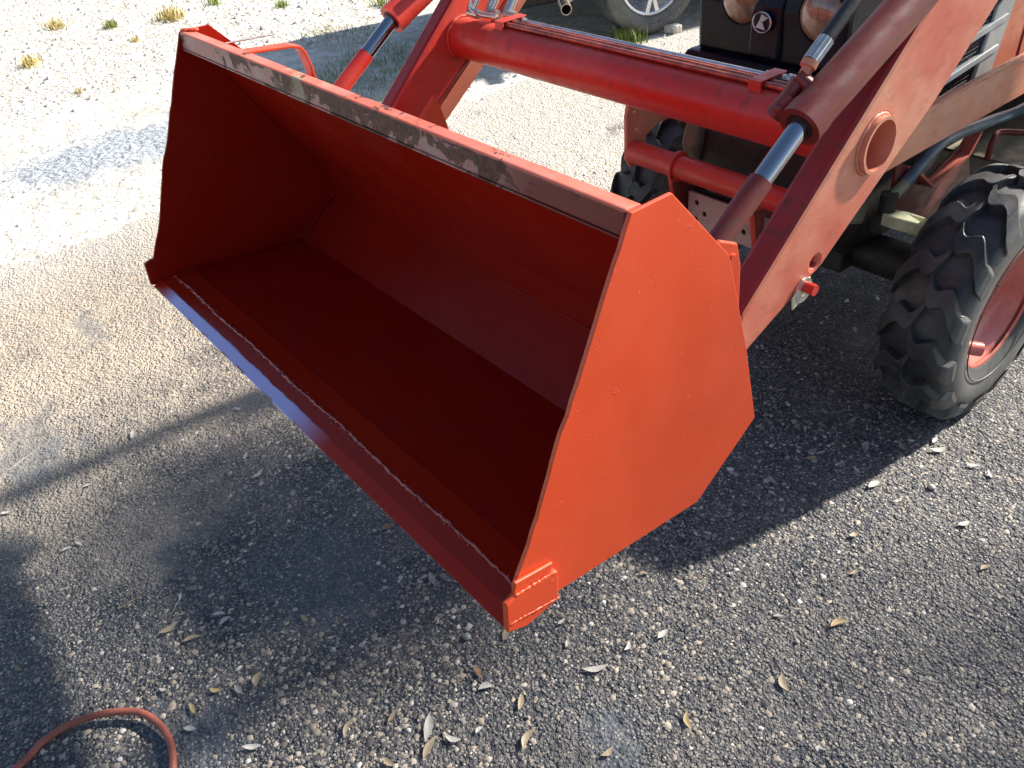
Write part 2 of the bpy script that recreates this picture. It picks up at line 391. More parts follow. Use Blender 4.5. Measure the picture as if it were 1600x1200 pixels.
def stones(name, label, n, xs, ys, size, mat, zbase, dens=None, flat=.6, sink=.35, cat='gravel', seed=1):
    "many small irregular chips as one mesh"
    r = np.random.default_rng(seed)
    x = r.uniform(*xs, n * 3); y = r.uniform(*ys, n * 3)
    if dens is not None:
        keep = r.random(len(x)) < dens(x, y); x = x[keep]; y = y[keep]
    x = x[:n]; y = y[:n]; n = len(x)
    base = np.array([(1, 0, 0), (.35, .9, 0), (-.8, .6, 0), (-.75, -.65, 0), (.4, -.9, 0), (.35, .1, .8), (-.35, -.1, .75)], float)
    tri = np.array([(0, 1, 5), (1, 2, 6), (1, 6, 5), (2, 3, 6), (3, 4, 6), (4, 5, 6), (4, 0, 5)])
    k = len(base)
    sc = size[0] + (size[1] - size[0]) * r.random(n) ** 3.4
    V = base[None] * (1 + r.uniform(-.42, .42, (n, k, 3)))
    V[:, :, 2] += r.uniform(-.15, .15, (n, k)) * (base[None, :, 2] > 0)
    V *= sc[:, None, None]; V[:, :, 0] *= r.uniform(.7, 1.25, n)[:, None]; V[:, :, 2] *= (flat * r.uniform(.6, 1.3, n))[:, None]
    a = r.uniform(0, 2 * np.pi, n); ca, sa = np.cos(a)[:, None], np.sin(a)[:, None]
    X = V[:, :, 0] * ca - V[:, :, 1] * sa; Y = V[:, :, 0] * sa + V[:, :, 1] * ca
    Z = V[:, :, 2] + zbase - sink * sc[:, None] * .25
    P = np.stack([X + x[:, None], Y + y[:, None], Z], 2).reshape(-1, 3)
    T = (tri[None] + (np.arange(n) * k)[:, None, None]).reshape(-1, 3)
    me = bpy.data.meshes.new(name); me.vertices.add(len(P)); me.vertices.foreach_set('co', P.ravel())
    me.loops.add(T.size); me.loops.foreach_set('vertex_index', T.ravel().astype(np.int32))
    me.polygons.add(len(T)); me.polygons.foreach_set('loop_start', np.arange(0, T.size, 3, dtype=np.int32)); me.update(calc_edges=True)
    at_ = me.attributes.new('tint', 'FLOAT', 'POINT'); at_.data.foreach_set('value', np.repeat(r.random(n), k).astype(np.float32))
    me.materials.append(mat); o = link(name, me); return tag(o, label, cat, kind='stuff')
def chip_mat(name, pale_=False):
    t = NT(name); a = t.n('ShaderNodeAttribute', attribute_name='tint').outputs['Fac']
    r = t.n('ShaderNodeValToRGB'); t.l(a, r.inputs[0]); e = r.color_ramp.elements
    if pale_: cols = [(0, (.40, .36, .30)), (.5, (.62, .57, .50)), (1, (.80, .78, .72))]
    else: cols = [(0, (.06, .06, .065)), (.25, (.13, .125, .12)), (.5, (.25, .215, .175)), (.8, (.40, .34, .265)), (.95, (.50, .44, .36)), (1, (.66, .64, .60))]
    e[0].position, e[0].color = cols[0][0], (*cols[0][1], 1); e[1].position, e[1].color = cols[-1][0], (*cols[-1][1], 1)
    for p, c in cols[1:-1]: q = e.new(p); q.color = (*c, 1)
    col = r.outputs[0]
    if not pale_:
        dust, *_ = dust_nodes(t); col = t.mix(t.math('MULTIPLY', dust, .8), col, (.42, .34, .26))
    return t.set(Base_Color=col, Roughness=.8, Normal=t.bump(t.noise(300, 3, vec=t.pos()), .4, .001), Specular_IOR_Level=.3)
M['chips'] = chip_mat('asphalt_aggregate'); M['rubble'] = chip_mat('pale_limestone', True)
def near(x, y):
    patch = .5 + .5 * np.sin(x * 3.1 + 1.3 * np.sin(y * 2.3) + .5) * np.sin(y * 3.7 + 1.1 * np.sin(x * 2.9)) + .25 * np.sin(x * 9 + y * 7)
    sm = np.ones_like(x)
    for cx, cy, ra, rb_ in PATCHES: sm = np.minimum(sm, np.clip(np.hypot((x - cx) / ra, (y - cy) / rb_) * 1.6 - .9, .04, 1))
    return np.clip(1.25 - .28 * np.hypot(x - .3, y + .2), .12, 1) * np.clip(.2 + .8 * patch, .12, 1) * sm
stones('aggregate', 'exposed stone chips of the asphalt surface', 85000, (-3.5, 1.2), (-1.1, 4.5), (.0022, .0105), M['chips'], G + .0002, near, .62, .5, 'gravel', 3)
stones('roadside_rubble', 'pale limestone rubble beyond the driveway edge', 30000, (-13, -3.75), (-2, 9), (.005, .034), M['rubble'], G - .012,
       lambda x, y: np.where(x < -5.85 + .15 * np.sin(y * 3), 1., np.where(x > -4.1, .35, .06)), .8, .3, 'rubble', 4)
stones('driveway_gravel', 'pale loose gravel strewn on the driveway behind the bucket', 14000, (-5.5, .4), (2., 7.5), (.004, .013), M['rubble'], G,
       lambda x, y: np.where(x > -3.55, .8, .3), .8, .4, 'gravel', 5)

# ------------------------------------------------------------------ tractor with front loader
ROOT = empty('tractor', (-.70, 1.85, G), 'red compact tractor with a freshly painted orange front loader bucket raised over the driveway', 'tractor')

# bucket
W0, W1 = -1.4, 0.0
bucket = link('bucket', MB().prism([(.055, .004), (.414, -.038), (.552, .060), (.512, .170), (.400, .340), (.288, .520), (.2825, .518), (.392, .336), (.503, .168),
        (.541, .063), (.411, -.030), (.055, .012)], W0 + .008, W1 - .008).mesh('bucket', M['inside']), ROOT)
tag(bucket, 'orange loader bucket, its inside glossy orange darkened for shade')
side = [(.255, .549), (.325, .549), (.447, .414), (.509, .226), (.553, .060), (.414, -.042), (.092, -.004), (.045, .0), (.022, .068)]
for x0, x1 in ((W1 - .0065, W1), (W0, W0 + .0065)):
    # a flame-cut front edge: slightly wavy
    front = []
    for i in range(1, 24):
        u = i / 24; front.append((.022 + (.255 - .022) * u + random.uniform(-.0012, .0012) + (.004 * math.sin(u * 9) if u < .5 else 0), .068 + (.549 - .068) * u))
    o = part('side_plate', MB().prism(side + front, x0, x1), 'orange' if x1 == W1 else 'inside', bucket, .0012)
# lip bar: hollow square bar along the top
part('lip_bar', MB().prism([(.2505, .5145), (.2805, .512), (.2820, .5487), (.2540, .5512)], W0 + .0085, W1 - .0085), 'lip', bucket, .003)
part('drip_strip', MB().prism([(.2500, .5105), (.2600, .5095), (.2600, .5135), (.2500, .5140)], W0 + .0085, W1 - .0085), 'lip', bucket, .001)
# cutting edge: a bevelled bar
part('cutting_edge', MB().prism([(-.001, -.001), (.021, .0105), (.052, .0125), (.105, .008), (.105, -.006), (.01, -.009)], W0 + .002, W1 - .002), 'edge', bucket, .0012)
# weld bead between the cutting edge and floor, ropey
wb = MB(); n = 210; pts = [(W0 + .02 + (W1 - W0 - .04) * i / n, .054 + random.uniform(-.0016, .0016) + .002 * math.sin(i * .11), .0125) for i in range(n + 1)]
wb.tube(pts, .0028, 7, True, .5)
for _ in range(260):
    xx = random.uniform(W0 + .05, W1 - .05); wb.sphere((xx, .054 + random.gauss(0, .0035), .0128), random.uniform(.0008, .0022), 6, 4)
part('weld_bead', wb, 'weld', bucket)
wb = MB()       # droplets of spatter along the rear bend
for _ in range(330):
    u = min(1, abs(random.gauss(0, .33))); xx = random.uniform(-.88, -.12)
    wb.sphere((xx, .414 + .125 * u - .0005, -.0295 + .090 * u + .0004), random.uniform(.0005, .0012), 6, 4)
part('paint_spatter', wb, 'weld', bucket)['kind'] = 'stuff'
wb = MB(); pts = [(W0 + .01 + (W1 - W0 - .02) * i / 120, .5385 + random.uniform(-.0006, .0006), .068) for i in range(121)]
wb.tube(pts, .0022, 6, True, .35); part('weld_bead', wb, 'inside', bucket)
for xx in (W0 + .0095, ):   # weld up the inside corner of the far plate
    wb = MB(); path = [(.285, .51), (.39, .335), (.50, .168), (.538, .066), (.411, -.026), (.06, .013)]; pts = []
    for (a, b), (c, d) in zip(path[:-1], path[1:]):
        for i in range(24): u = i / 24; pts.append((xx, a + (c - a) * u + random.uniform(-.0008, .0008), b + (d - b) * u))
    wb.tube(pts, .0026, 6, True, .4); part('weld_bead', wb, 'inside', bucket)
# corner guards: plates welded round the ends of the cutting edge
def guard(x0, x1, lab):
    g = MB().prism([(-.004, .004), (.000, .060), (.018, .066), (.094, .056), (.092, -.004), (.03, -.012)], x0, x1)
    o = part('corner_guard', g, 'orange' if x0 >= 0 else 'inside', bucket, .002, lab)
    return o
guard(.0005, .011, None); guard(W0 - .011, W0 - .0005, None)
c = MB().prism([(.016, .0665), (.086, .058), (.090, .074), (.022, .086)], .0008, .007); part('corner_guard', c, 'orange', bucket, .002)
wb = MB(); wb.tube([(.0105, .002 + .09 * i / 40, .018 - .02 * i / 40 + random.uniform(-.0007, .0007)) for i in range(41)], .0016, 6, True, .4)
wb.tube([(.009, .018 + .072 * i / 36, .066 - .010 * i / 36 + random.uniform(-.0007, .0007)) for i in range(37)], .0022, 6, True, .4); part('weld_bead', wb, 'orange', bucket)
# ears behind the bucket for the pins, and the bent level strap
for xc in (-.155, -.060, -1.245, -1.340):
    part('pin_bracket', MB().prism([(.395, .355), (.50, .395), (.540, .375), (.552, .335), (.570, .10), (.566, .06), (.556, .062), (.514, .175)], xc - .005, xc + .005), 'orange', bucket, .003)
    part('pivot_pin', MB().cyl((xc - .012, .525, .352), (xc + .012, .525, .352), .012, n=16), 'orange', bucket, .001)
gy = [(.66, .13), (.693, .268), (.748, .314), (.758, .312), (.80, .16), (.72, .05)]
part('stop_lug', MB().prism([(.527, .14), (.70, .275), (.748, .316), (.757, .312), (.79, .19), (.56, .07)], -1.165, -1.153), 'orange', bucket, .004)
ws = []
for y, z in [(.300, .515), (.36, .498), (.462, .487), (.486, .480), (.496, .466), (.505, .43), (.514, .34), (.512, .22)]: ws.append((y, z))
inner = [(y - .006 * (1 if i > 2 else .1), z - (.006 if i <= 3 else .003)) for i, (y, z) in enumerate(ws)]
part('level_strap', MB().prism(ws + inner[::-1], -1.325, -1.285), 'orange', bucket, .0015)
part('level_rod', MB().cyl((-1.338, .33, .515), (-1.338, .45, .507), .0022, n=8), 'zinc', bucket)
# blobs of fresh paint at the far top corner
b = MB(); [b.sphere((W0 + .012 + i * .006, .262 + i * .005, .552), .006 + .002 * (i % 2), 8, 5, (1, 1.3, .6)) for i in range(5)]; part('paint_blob', b, 'orange', bucket)

# loader arms (tapered box beams): points of the outline in the side view
arm_poly = [(.575, .105), (.60, .075), (.628, .118), (.832, .205), (1.017, .338), (1.126, .414), (1.279, .545), (1.80, 1.02), (1.93, 1.07), (2.60, .78), (2.68, .87), (2.02, 1.245), (1.80, 1.27), (1.048, .612), (.80, .387), (.608, .212), (.585, .175)]
def arm(x0, x1, near_):
    holes = [((x1 - .075, .935, .397), (x1 + .03, .935, .397), .0485)]
    if near_: holes.append(((x1 - .03, .803, .221), (x1 + .03, .803, .221), .0105))
    a = link('loader_arm', cut(MB().prism(arm_poly, x0, x1), 'red_dull' if near_ else 'red', holes if near_ else [((9, 9, 9), (9.1, 9, 9), .01)], 'loader_arm'), ROOT, .010)
    a.data.materials.append(M['red_grime_shade'])
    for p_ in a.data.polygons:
        if p_.normal.z > .4 and p_.normal.y < -.2: p_.material_index = 1  # upper faces: grime plus painted-in shade
    tag(a, 'faded chalky near loader arm' if near_ else 'bright red far loader arm')
    return a
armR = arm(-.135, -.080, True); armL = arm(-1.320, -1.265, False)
for a, x in ((armR, -.0805), (armL, -1.2645)):
    s = MB(); s.pipe((x - .029, .935, .397), (x + .013 if x > -.5 else x + .004, .935, .397), .050, .044, 40)
    part('tube_sleeve', s, 'red_dull' if x > -.5 else 'red', a)
    bead = MB(); bead.tube([(x, .935 + .0515 * math.cos(t), .397 + .0515 * math.sin(t)) for t in [2 * math.pi * i / 60 for i in range(61)]], .0035, 7, False, .25)
    part('weld_bead', bead, 'red_dull' if x > -.5 else 'red', a)
# a dark bore inside the near sleeve
p = MB(); p.cyl((-.082, .776, .186), (-.055, .776, .186), .0105, n=18); pin = part('stand_pin', p, 'red', armR, .001)
part('washer', MB().pipe((-.0795, .772, .180), (-.0745, .772, .180), .024, .011, 24), 'zinc', armR)
part('latch_plate', MB().prism([(.745, .150), (.79, .165), (.79, .20), (.765, .205), (.74, .175)], -.0785, -.0755), 'pale_yellow', armR, .001)
# seam strips along the far arm's inner face
part('seam_strip', MB().prism([(.80, .215), (.835, .252), (.965, .345), (1.16, .505), (1.155, .515), (.96, .353), (.83, .259), (.795, .222)], -1.265, -1.2625), 'red_dirty', armL)
part('lower_flange', MB().prism([(.76, .158), (.835, .245), (1.16, .498), (1.20, .478), (1.03, .340), (.85, .205)], -1.2648, -1.2600), 'tan_red', armL)

part('cross_tube', MB().cyl((-1.262, .935, .397), (-.137, .935, .397), .0505, n=56), 'red', ROOT, 0, 'thick glossy red cross tube between the loader arms')
bt = MB(); bt.tube([(-1.260, .935 + .053 * math.cos(t), .397 + .053 * math.sin(t)) for t in [2 * math.pi * i / 60 for i in range(61)]], .004, 7, False, .3)
part('weld_bead', bt, 'red', ROOT)
# steel hydraulic lines on the cross tube
for i, (y, z) in enumerate([(.985, .452), (.968, .446), (.953, .4545), (.936, .4545)]):
    ln = MB(); ln.tube([(-1.10, y, z), (-.7, y + .001, z - .0008), (-.26, y, z)], .0058, 12); part('hydraulic_line', ln, 'steel_line' if i == 0 else 'line_red', ROOT)
for xc in (-1.085, -.325):
    cl = MB(); cl.box((xc - .014, .922, .4405), (xc + .014, .998, .4445)); cl.box((xc - .014, .925, .4610), (xc + .014, .998, .4645)); cl.box((xc - .014, .918, .44), (xc + .014, .9245, .4645))
    cm = part('line_clamp', cl, 'red', ROOT, .001)
    part('cap_sleeve', MB().cyl((xc - .022, .985, .452), (xc + .022, .985, .452), .0095, n=14), 'zinc', cm)
# fittings where hoses meet the lines, far end
def hexnut(mb, a, b, r): return mb.cyl(a, b, r, n=6)
for i, (y, z) in enumerate([(.992, .456), (.962, .462), (.930, .466)]):
    x = -1.135 - i * .035
    f = MB(); hexnut(f, (x + .03, y, z), (x - .005, y, z), .012); f.sphere((x - .01, y, z), .011, 12, 8)
    hexnut(f, (x - .01, y + .004, z + .004), (x - .01, y + .030, z + .036), .0125); f.cyl((x - .01, y + .03, z + .036), (x - .01, y + .055, z + .068), .010, n=14)
    hexnut(f, (x - .01, y + .055, z + .068), (x - .01, y + .075, z + .092), .0135)
    part('hose_fitting', f, 'zinc', ROOT)
    h = MB(); h.tube(smooth_path([(x - .01, y + .07, z + .088), (x - .01, y + .16, z + .18), (x + .0, 1.5, .92), (x, 1.95, 1.30)]), .010, 12); part('hydraulic_hose', h, 'hose', ROOT)
f = MB(); f.tube(smooth_path([(-1.11, .935, .468), (-1.17, .93, .468), (-1.20, .925, .478), (-1.195, .935, .505), (-1.16, .945, .515)]), .0065, 12); part('return_line', f, 'zinc', ROOT)

# bucket cylinders
def cylinder(X, near_):
    d = Vector((0, 1.017 - .748, .608 - .483)).normalized(); a = Vector((X, .748, .480)); b = a + d * 1.15
    mt = 'red_dirty' if near_ else 'red'
    c = link('hydraulic_cylinder', MB().cyl(a, b, .0345, n=40).mesh('cylinder_barrel', M[mt]), ROOT)
    tag(c, 'grimy near bucket cylinder beside the chalky arm' if near_ else 'clean red far bucket cylinder')
    part('gland', MB().cyl(a - d * .004, a + d * .028, .0362, n=40), mt, c, .001)
    part('gland_face', MB().cyl(a - d * .0055, a - d * .0035, .024, n=24), 'dark_metal', c)
    r0 = Vector((X, .657, .418)); part('piston_rod', MB().cyl(r0, a, .0172, n=32), 'chrome', c)
    e = Vector((X, .500, .310)); s = MB(); s.cyl(e, r0, .0195, .0200, n=28); part('rod_sleeve', s, mt, c)
    part('rod_eye', MB().cyl((X - .028, .535, .300), (X + .028, .535, .300), .030, n=24), mt, c)
    # port boss
    s = MB(); p0 = a + d * (.055 if near_ else .075); s.cyl(p0 + Vector((.0, -.014, .022)) if 0 else p0 + Vector((-.02 if near_ else .024, 0, .018)), p0 + Vector((-.045 if near_ else .042, -.006, .034)), .012, n=6)
    part('port_fitting', s, mt, c); return c, a, d
cR, aR, dR = cylinder(-.108, True); cL, aL, dL = cylinder(-1.292, False)
# elbow, nut, crimped ferrule and hose on the near cylinder
p0 = Vector((-.150, .800, .520))
s = MB(); hexnut(s, (-.175, .770, .475), (-.152, .786, .508), .0165); part('elbow_nut', s, 'red_dirty', ROOT)
s = MB(); hexnut(s, (-.160, .780, .500), (-.150, .797, .530), .0145); s.sphere((-.165, .775, .487), .016, 14, 9); part('elbow_fitting', s, 'red_dirty', ROOT)
s = MB(); s.cyl((-.148, .797, .530), (-.146, .812, .552), .0095, n=16); s.cyl((-.146, .806, .548), (-.146, .813, .556), .0135, n=16); part('hose_collar', s, 'tan_red', ROOT)
fr = MB(); fa, fb = Vector((-.146, .813, .556)), Vector((-.144, .846, .582)); fr.cyl(fa, fb, .0120, n=12)
for k in range(12):
    d_, u_, v_ = fr.frame(fb - fa); t = 2 * math.pi * k / 12; o_ = (u_ * math.cos(t) + v_ * math.sin(t)) * .0120; fr.cyl(fa + o_, fb + o_, .0014, n=5)
part('hose_ferrule', fr, 'zinc', ROOT)
h = MB(); h.tube(smooth_path([fb, fb + Vector((0, .08, .055)), fb + Vector((0, .3, .20)), fb + Vector((-.02, .9, .60)), (-.16, 2.0, 1.18)]), .0125, 14); part('hydraulic_hose', h, 'hose', ROOT)
s = MB(); s.tube([(-.30, .992, .456), (-.20, .962, .462), (-.178, .885, .468), (-.172, .80, .478)], .0062, 10); part('hydraulic_line', s, 'steel_line', ROOT)

# front guard: tube, its end plates running back as braces, straps and the perforated plate
brace = [(1.318, .120), (1.318, -.010), (1.335, -.038), (1.372, -.040), (1.395, -.015), (1.400, .040), (1.45, .062), (2.75, .055), (2.95, .02), (2.95, .20), (1.42, .172), (1.33, .172)]
for x in (-.366, -1.046):
    near_ = x > -.7
    bo = link('frame_brace', cut(MB().prism(brace, x - .006, x + .006), 'tan_red' if near_ else 'red_dull', [((x - .02, a, b), (x + .02, a, b), .0065) for a, b in ((1.352, .125), (1.358, .070))], 'frame_brace'), ROOT, .0012)
    if near_: bo['label'] = 'sun-bleached near brace rail'
part('top_flange', MB().box((-.384, 1.60, .1725), (-.356, 2.93, .1765)), 'tan_red', ROOT, .001)
part('guard_tube', MB().cyl((-1.038, 1.345, .008), (-.374, 1.345, .008), .0335, n=40), 'red', ROOT)
for x in (-.866, -.585):
    st = MB(); st.pipe((x - .006, 1.345, .008), (x + .006, 1.345, .008), .043, .034, 36); so_ = part('tube_collar', st, 'red', ROOT)
    part('strap_plate', MB().prism([(1.306, .000), (1.312, .0), (1.355, -.19), (1.349, -.19)], x - .006, x + .006), 'red', so_, .001)
    part('gusset_plate', MB().prism([(1.325, -.03), (1.42, -.03), (1.42, -.19), (1.353, -.19)], x - .004, x + .004), 'red_dirty', so_, .001)
# plate with holes, built as a frame of cells round each hole
hl_ = [(-.815, -.098), (-.785, -.125), (-.815, -.150), (-.68, -.108), (-.645, -.135), (-.675, -.158), (-.60, -.104), (-.60, -.150), (-.52, -.12), (-.50, -.155)]
link('perforated_plate', cut(MB().box((-.845, 1.372, -.175), (-.45, 1.380, -.070)), 'pale_plate', [((a, 1.36, b), (a, 1.39, b), .0085) for a, b in hl_], 'perforated_plate'), ROOT)
part('plate_backing', MB().box((-.84, 1.40, -.19), (-.455, 1.41, -.075)), 'dark_metal', ROOT)

# engine hood, nose panel with lamps, chassis
hood = link('hood', MB().prism([(-.925, .215), (-.475, .215), (-.455, .50), (-.50, .565), (-.90, .565), (-.945, .50)], 1.62, 2.75, 1).mesh('hood', M['red_dull']), ROOT, .02)
nose = link('nose_panel', MB().prism([(1.475, .290), (1.56, .285), (1.62, .29), (1.62, .56), (1.56, .55), (1.49, .50), (1.468, .42)], -.925, -.475).mesh('nose_panel', M['black_plastic']), ROOT, .014)
nose['label'] = 'glossy black plastic nose panel'
part('emblem_boss', MB().prism([(1.459, .31), (1.475, .30), (1.49, .50), (1.462, .43)], -.745, -.655), 'black_plastic', nose, .006)
part('nose_lip', MB().prism([(1.437, .252), (1.60, .25), (1.60, .292), (1.452, .294), (1.438, .28)], -.945, -.455), 'black_plastic', nose, .012)
part('nose_skirt', MB().prism([(1.49, .10), (1.62, .06), (1.62, .251), (1.49, .251)], -.905, -.495), 'red_dirty', nose, .006)
part('skirt_tab', MB().box((-.76, 1.482, .165), (-.70, 1.4895, .235)), 'dark_metal', nose, .002)
for hx in (-.785, -.551):
    hl = part('headlight', MB().lathe([(.004, .0), (.0035, .015), (.0015, .03), (-.002, .043), (-.008, .053), (-.014, .058)], 40), 'lens', ROOT)
    hl.rotation_euler = (0, 0, -math.pi / 2); hl.location = Vector((hx, 1.455, .424 if hx > -.6 else .436)) - ROOT.location; hl.scale = (1.3, 1.06, 1.06)
    rg = part('bezel', MB().lathe([(-.012, .057), (-.009, .0575), (-.009, .060), (-.024, .061)], 40), 'black_plastic', hl)
# round emblem: ring, dark disc and the facetted letter mark
em = part('emblem', MB().cyl((0, 0, 0), (.006, 0, 0), .0175, n=36), 'black_plastic', ROOT)
em.rotation_euler = (0, 0, -math.pi / 2); em.location = Vector((-.703, 1.4575, .394)) - ROOT.location; em.scale = (1.2, 1.42, 1.3)
rg = MB(); pr = []
for i in range(10): t = 2 * math.pi * i / 10; pr.append((.005 + .0025 * math.cos(t), .0185 + .0022 * math.sin(t)))
rg.lathe(pr, 48, closed=True); part('emblem_ring', rg, 'chrome', em)
k = MB()   # Kay-shaped mark: local y runs to the right, z up
def Q(px, py): return ((px - 808) / 105 * .0168, (190 - py) / 98 * .0168)
pol1 = [Q(805, 98), Q(893, 130), Q(822, 182), Q(783, 172)]; pol2 = [Q(783, 172), Q(822, 182), Q(862, 262), Q(738, 246)]
for pol in (pol1, pol2): k.prism(pol, .0062, .0095, 0)
part('emblem_mark', k, M['vent_grey'], em, .0008)

# side vent: pale frame with louvres and wire mesh on the near flank of the hood
XH = -.452
sv = part('side_vent', MB().prism([(1.86, .050), (2.20, .070), (2.255, .33), (2.215, .35), (2.150, .31), (2.10, .10), (1.86, .085)], XH, XH + .012), 'vent_grey', ROOT, .004)
for z0 in (.085, .165, .245, .33):
    part('louvre', MB().prism([(1.80 + (z0 - .085) * .6, z0 - .012), (2.19 + (z0 - .085) * .2, z0 + .018), (2.19 + (z0 - .085) * .2, z0 + .038), (1.80 + (z0 - .085) * .6, z0 + .008)], XH - .003, XH + .016), 'vent_grey', sv, .003)
part('vent_recess', MB().prism([(1.80, .05), (2.19, .07), (2.24, .34), (1.95, .34)], XH - .004, XH + .001), 'black_plastic', sv)
wm = MB()
for i in range(34):
    y0 = 1.78 + i * .012; wm.cyl((XH + .003, y0, .06), (XH + .003, y0 + .08, .34), .0009, n=4, caps=False)
for i in range(22):
    z0 = .065 + i * .0125; wm.cyl((XH + .0035, 1.79 + (z0 - .06) * .3, z0 - .01), (XH + .0035, 2.21, z0 + .01), .0009, n=4, caps=False)
part('wire_mesh', wm, 'mesh', sv)
part('hood_seam', MB().box((XH - .002, 2.39, .05), (XH + .002, 2.396, .5)), 'red_dirty', ROOT)
part('hood_side_panel', MB().prism([(2.10, .02), (2.80, .0), (2.80, .50), (2.20, .50), (2.23, .32)], -.475, XH - .0005), 'red_dull', ROOT, .004)

part('chassis', MB().prism([(1.47, -.10), (1.70, -.30), (3.3, -.32), (3.3, .10), (1.62, .21), (1.50, .16)], -.90, -.50), 'dark_metal', ROOT, .02)
part('front_casting', MB().prism([(1.455, .02), (1.50, -.10), (1.66, -.16), (1.72, .14), (1.50, .17)], -.955, -.902), 'olive', ROOT, .012)
part('front_casting', MB().prism([(1.455, .02), (1.50, -.10), (1.66, -.16), (1.72, .14), (1.50, .17)], -.498, -.45), 'olive', ROOT, .012)
part('bottom_casting', MB().box((-.93, 1.480, -.06), (-.46, 1.52, -.02)), 'dark_metal', ROOT, .01)
part('front_axle', MB().cyl((-1.18, 1.85, -.345), (-.22, 1.85, -.345), .06, .06, 24).box((-.86, 1.74, -.39), (-.54, 1.96, -.20)), 'dark_metal', ROOT, .01)
for x in (-.30, -1.10):
    part('knuckle', MB().cyl((x, 1.85, -.36), (x, 1.85, -.19), .055, .045, 20), 'dark_metal', ROOT, .006)
part('tie_rod', MB().cyl((-1.06, 2.02, -.47), (-.33, 2.02, -.47), .016, n=18), 'grey_blue', ROOT)
# steering link: bent tube under the near brace, ball joint and pale steering arm
lk = MB(); lk.tube(smooth_path([(-.40, 3.0, -.02), (-.40, 2.45, -.035), (-.40, 2.20, -.01), (-.40, 1.97, .016), (-.40, 1.885, .012), (-.40, 1.80, -.022), (-.40, 1.745, -.050)]), .0170, 20)
link_ = part('steering_link', lk, 'grey_blue', ROOT)
part('link_end', MB().cyl((-.40, 1.745, -.050), (-.402, 1.685, -.072), .0165, n=18), 'olive', link_, .001)
part('ball_joint', MB().cyl((-.402, 1.675, -.115), (-.402, 1.675, -.055), .023, n=20), 'dark_metal', link_, .006)
sa = MB(); sa.prism([(-.40, 1.650), (-.36, 1.648), (-.30, 1.655), (-.235, 1.645), (-.235, 1.672), (-.31, 1.674), (-.345, 1.690), (-.235, 1.688), (-.235, 1.698), (-.36, 1.702), (-.40, 1.69)], -.140, -.104, 2)
part('steering_arm', sa, 'pale_yellow', ROOT, .004, 'exposed pale yellow forked steering arm')
# mast bracket and the foot step
part('mast_bracket', MB().prism([(1.70, .03), (1.78, -.02), (1.86, -.10), (1.93, -.095), (2.05, -.06), (2.12, -.05), (2.20, -.2), (1.95, -.30), (1.86, -.22), (1.72, -.12), (1.715, -.02)], -.425, -.417), 'red_dirty', ROOT, .001)
part('bracket_rim', MB().prism([(1.78, -.015), (1.90, -.105), (2.08, -.075), (2.13, -.02), (2.14, -.02), (2.09, -.085), (1.90, -.117), (1.775, -.022)], -.43, -.39), 'red_dull', ROOT, .001)
stp = part('foot_step', MB().box((-.62, 2.16, -.115), (-.16, 2.75, -.105)), 'olive', ROOT, .002)
part('step_rail', MB().tube(smooth_path([(-.36, 2.14, -.10), (-.36, 2.15, -.045), (-.35, 2.19, -.03), (-.20, 2.24, -.03), (-.16, 2.25, -.05), (-.16, 2.25, -.105)]), .009, 12), 'red_dirty', stp)

# masts, deck, seat, steering wheel and roll bar behind the frame
for x in (-.20, -1.20):
    part('mast', MB().prism([(2.55, -.30), (2.72, -.30), (2.76, .92), (2.56, .92)], x - .04, x + .04), 'red_dull', ROOT, .006)
part('mast_crossbeam', MB().box((-1.16, 2.60, -.02), (-.24, 2.70, .08)), 'red_dirty', ROOT, .004)
part('dash_cowl', MB().box((-.90, 2.76, .10), (-.50, 3.0, .78)), 'black_plastic', ROOT, .03)
sw = MB(); sw.tube([(-.70 + .19 * math.cos(t), 3.10 + .15 * math.sin(t), .90 - .09 * math.sin(t)) for t in [2 * math.pi * i / 40 for i in range(41)]], .013, 10, False)
sw.cyl((-.70, 2.98, .74), (-.70, 3.10, .89), .015); sw.cyl((-.88, 3.10, .90), (-.52, 3.10, .90), .009); part('steering_wheel', sw, 'black_plastic', ROOT)
st = MB(); st.box((-.92, 3.38, .30), (-.48, 3.80, .42)); st.box((-.92, 3.78, .42), (-.48, 3.90, .86)); part('seat', st, 'black_plastic', ROOT, .03)
for x in (-1.42, -.20):
    fe = MB(); fe.prism([(3.0, .05), (3.05, .42), (3.25, .62), (3.65, .66), (4.0, .52), (4.1, .25), (4.05, .25), (3.95, .47), (3.64, .61), (3.27, .57), (3.10, .38), (3.05, .05)], x, x + .22); part('fender', fe, 'red_dull', ROOT, .01)
rb = MB(); rb.tube(smooth_path([(-1.18, 4.0, -.1), (-1.18, 4.02, 1.1), (-1.10, 4.02, 1.22), (-.30, 4.02, 1.22), (-.22, 4.02, 1.1), (-.22, 4.0, -.1)]), .03, 12); part('roll_bar', rb, 'black_plastic', ROOT)
part('rear_axle', MB().cyl((-1.2, 3.62, -.14), (-.2, 3.62, -.14), .11, n=24).box((-.92, 3.2, -.35), (-.48, 3.9, .28)), 'dark_metal', ROOT, .02)

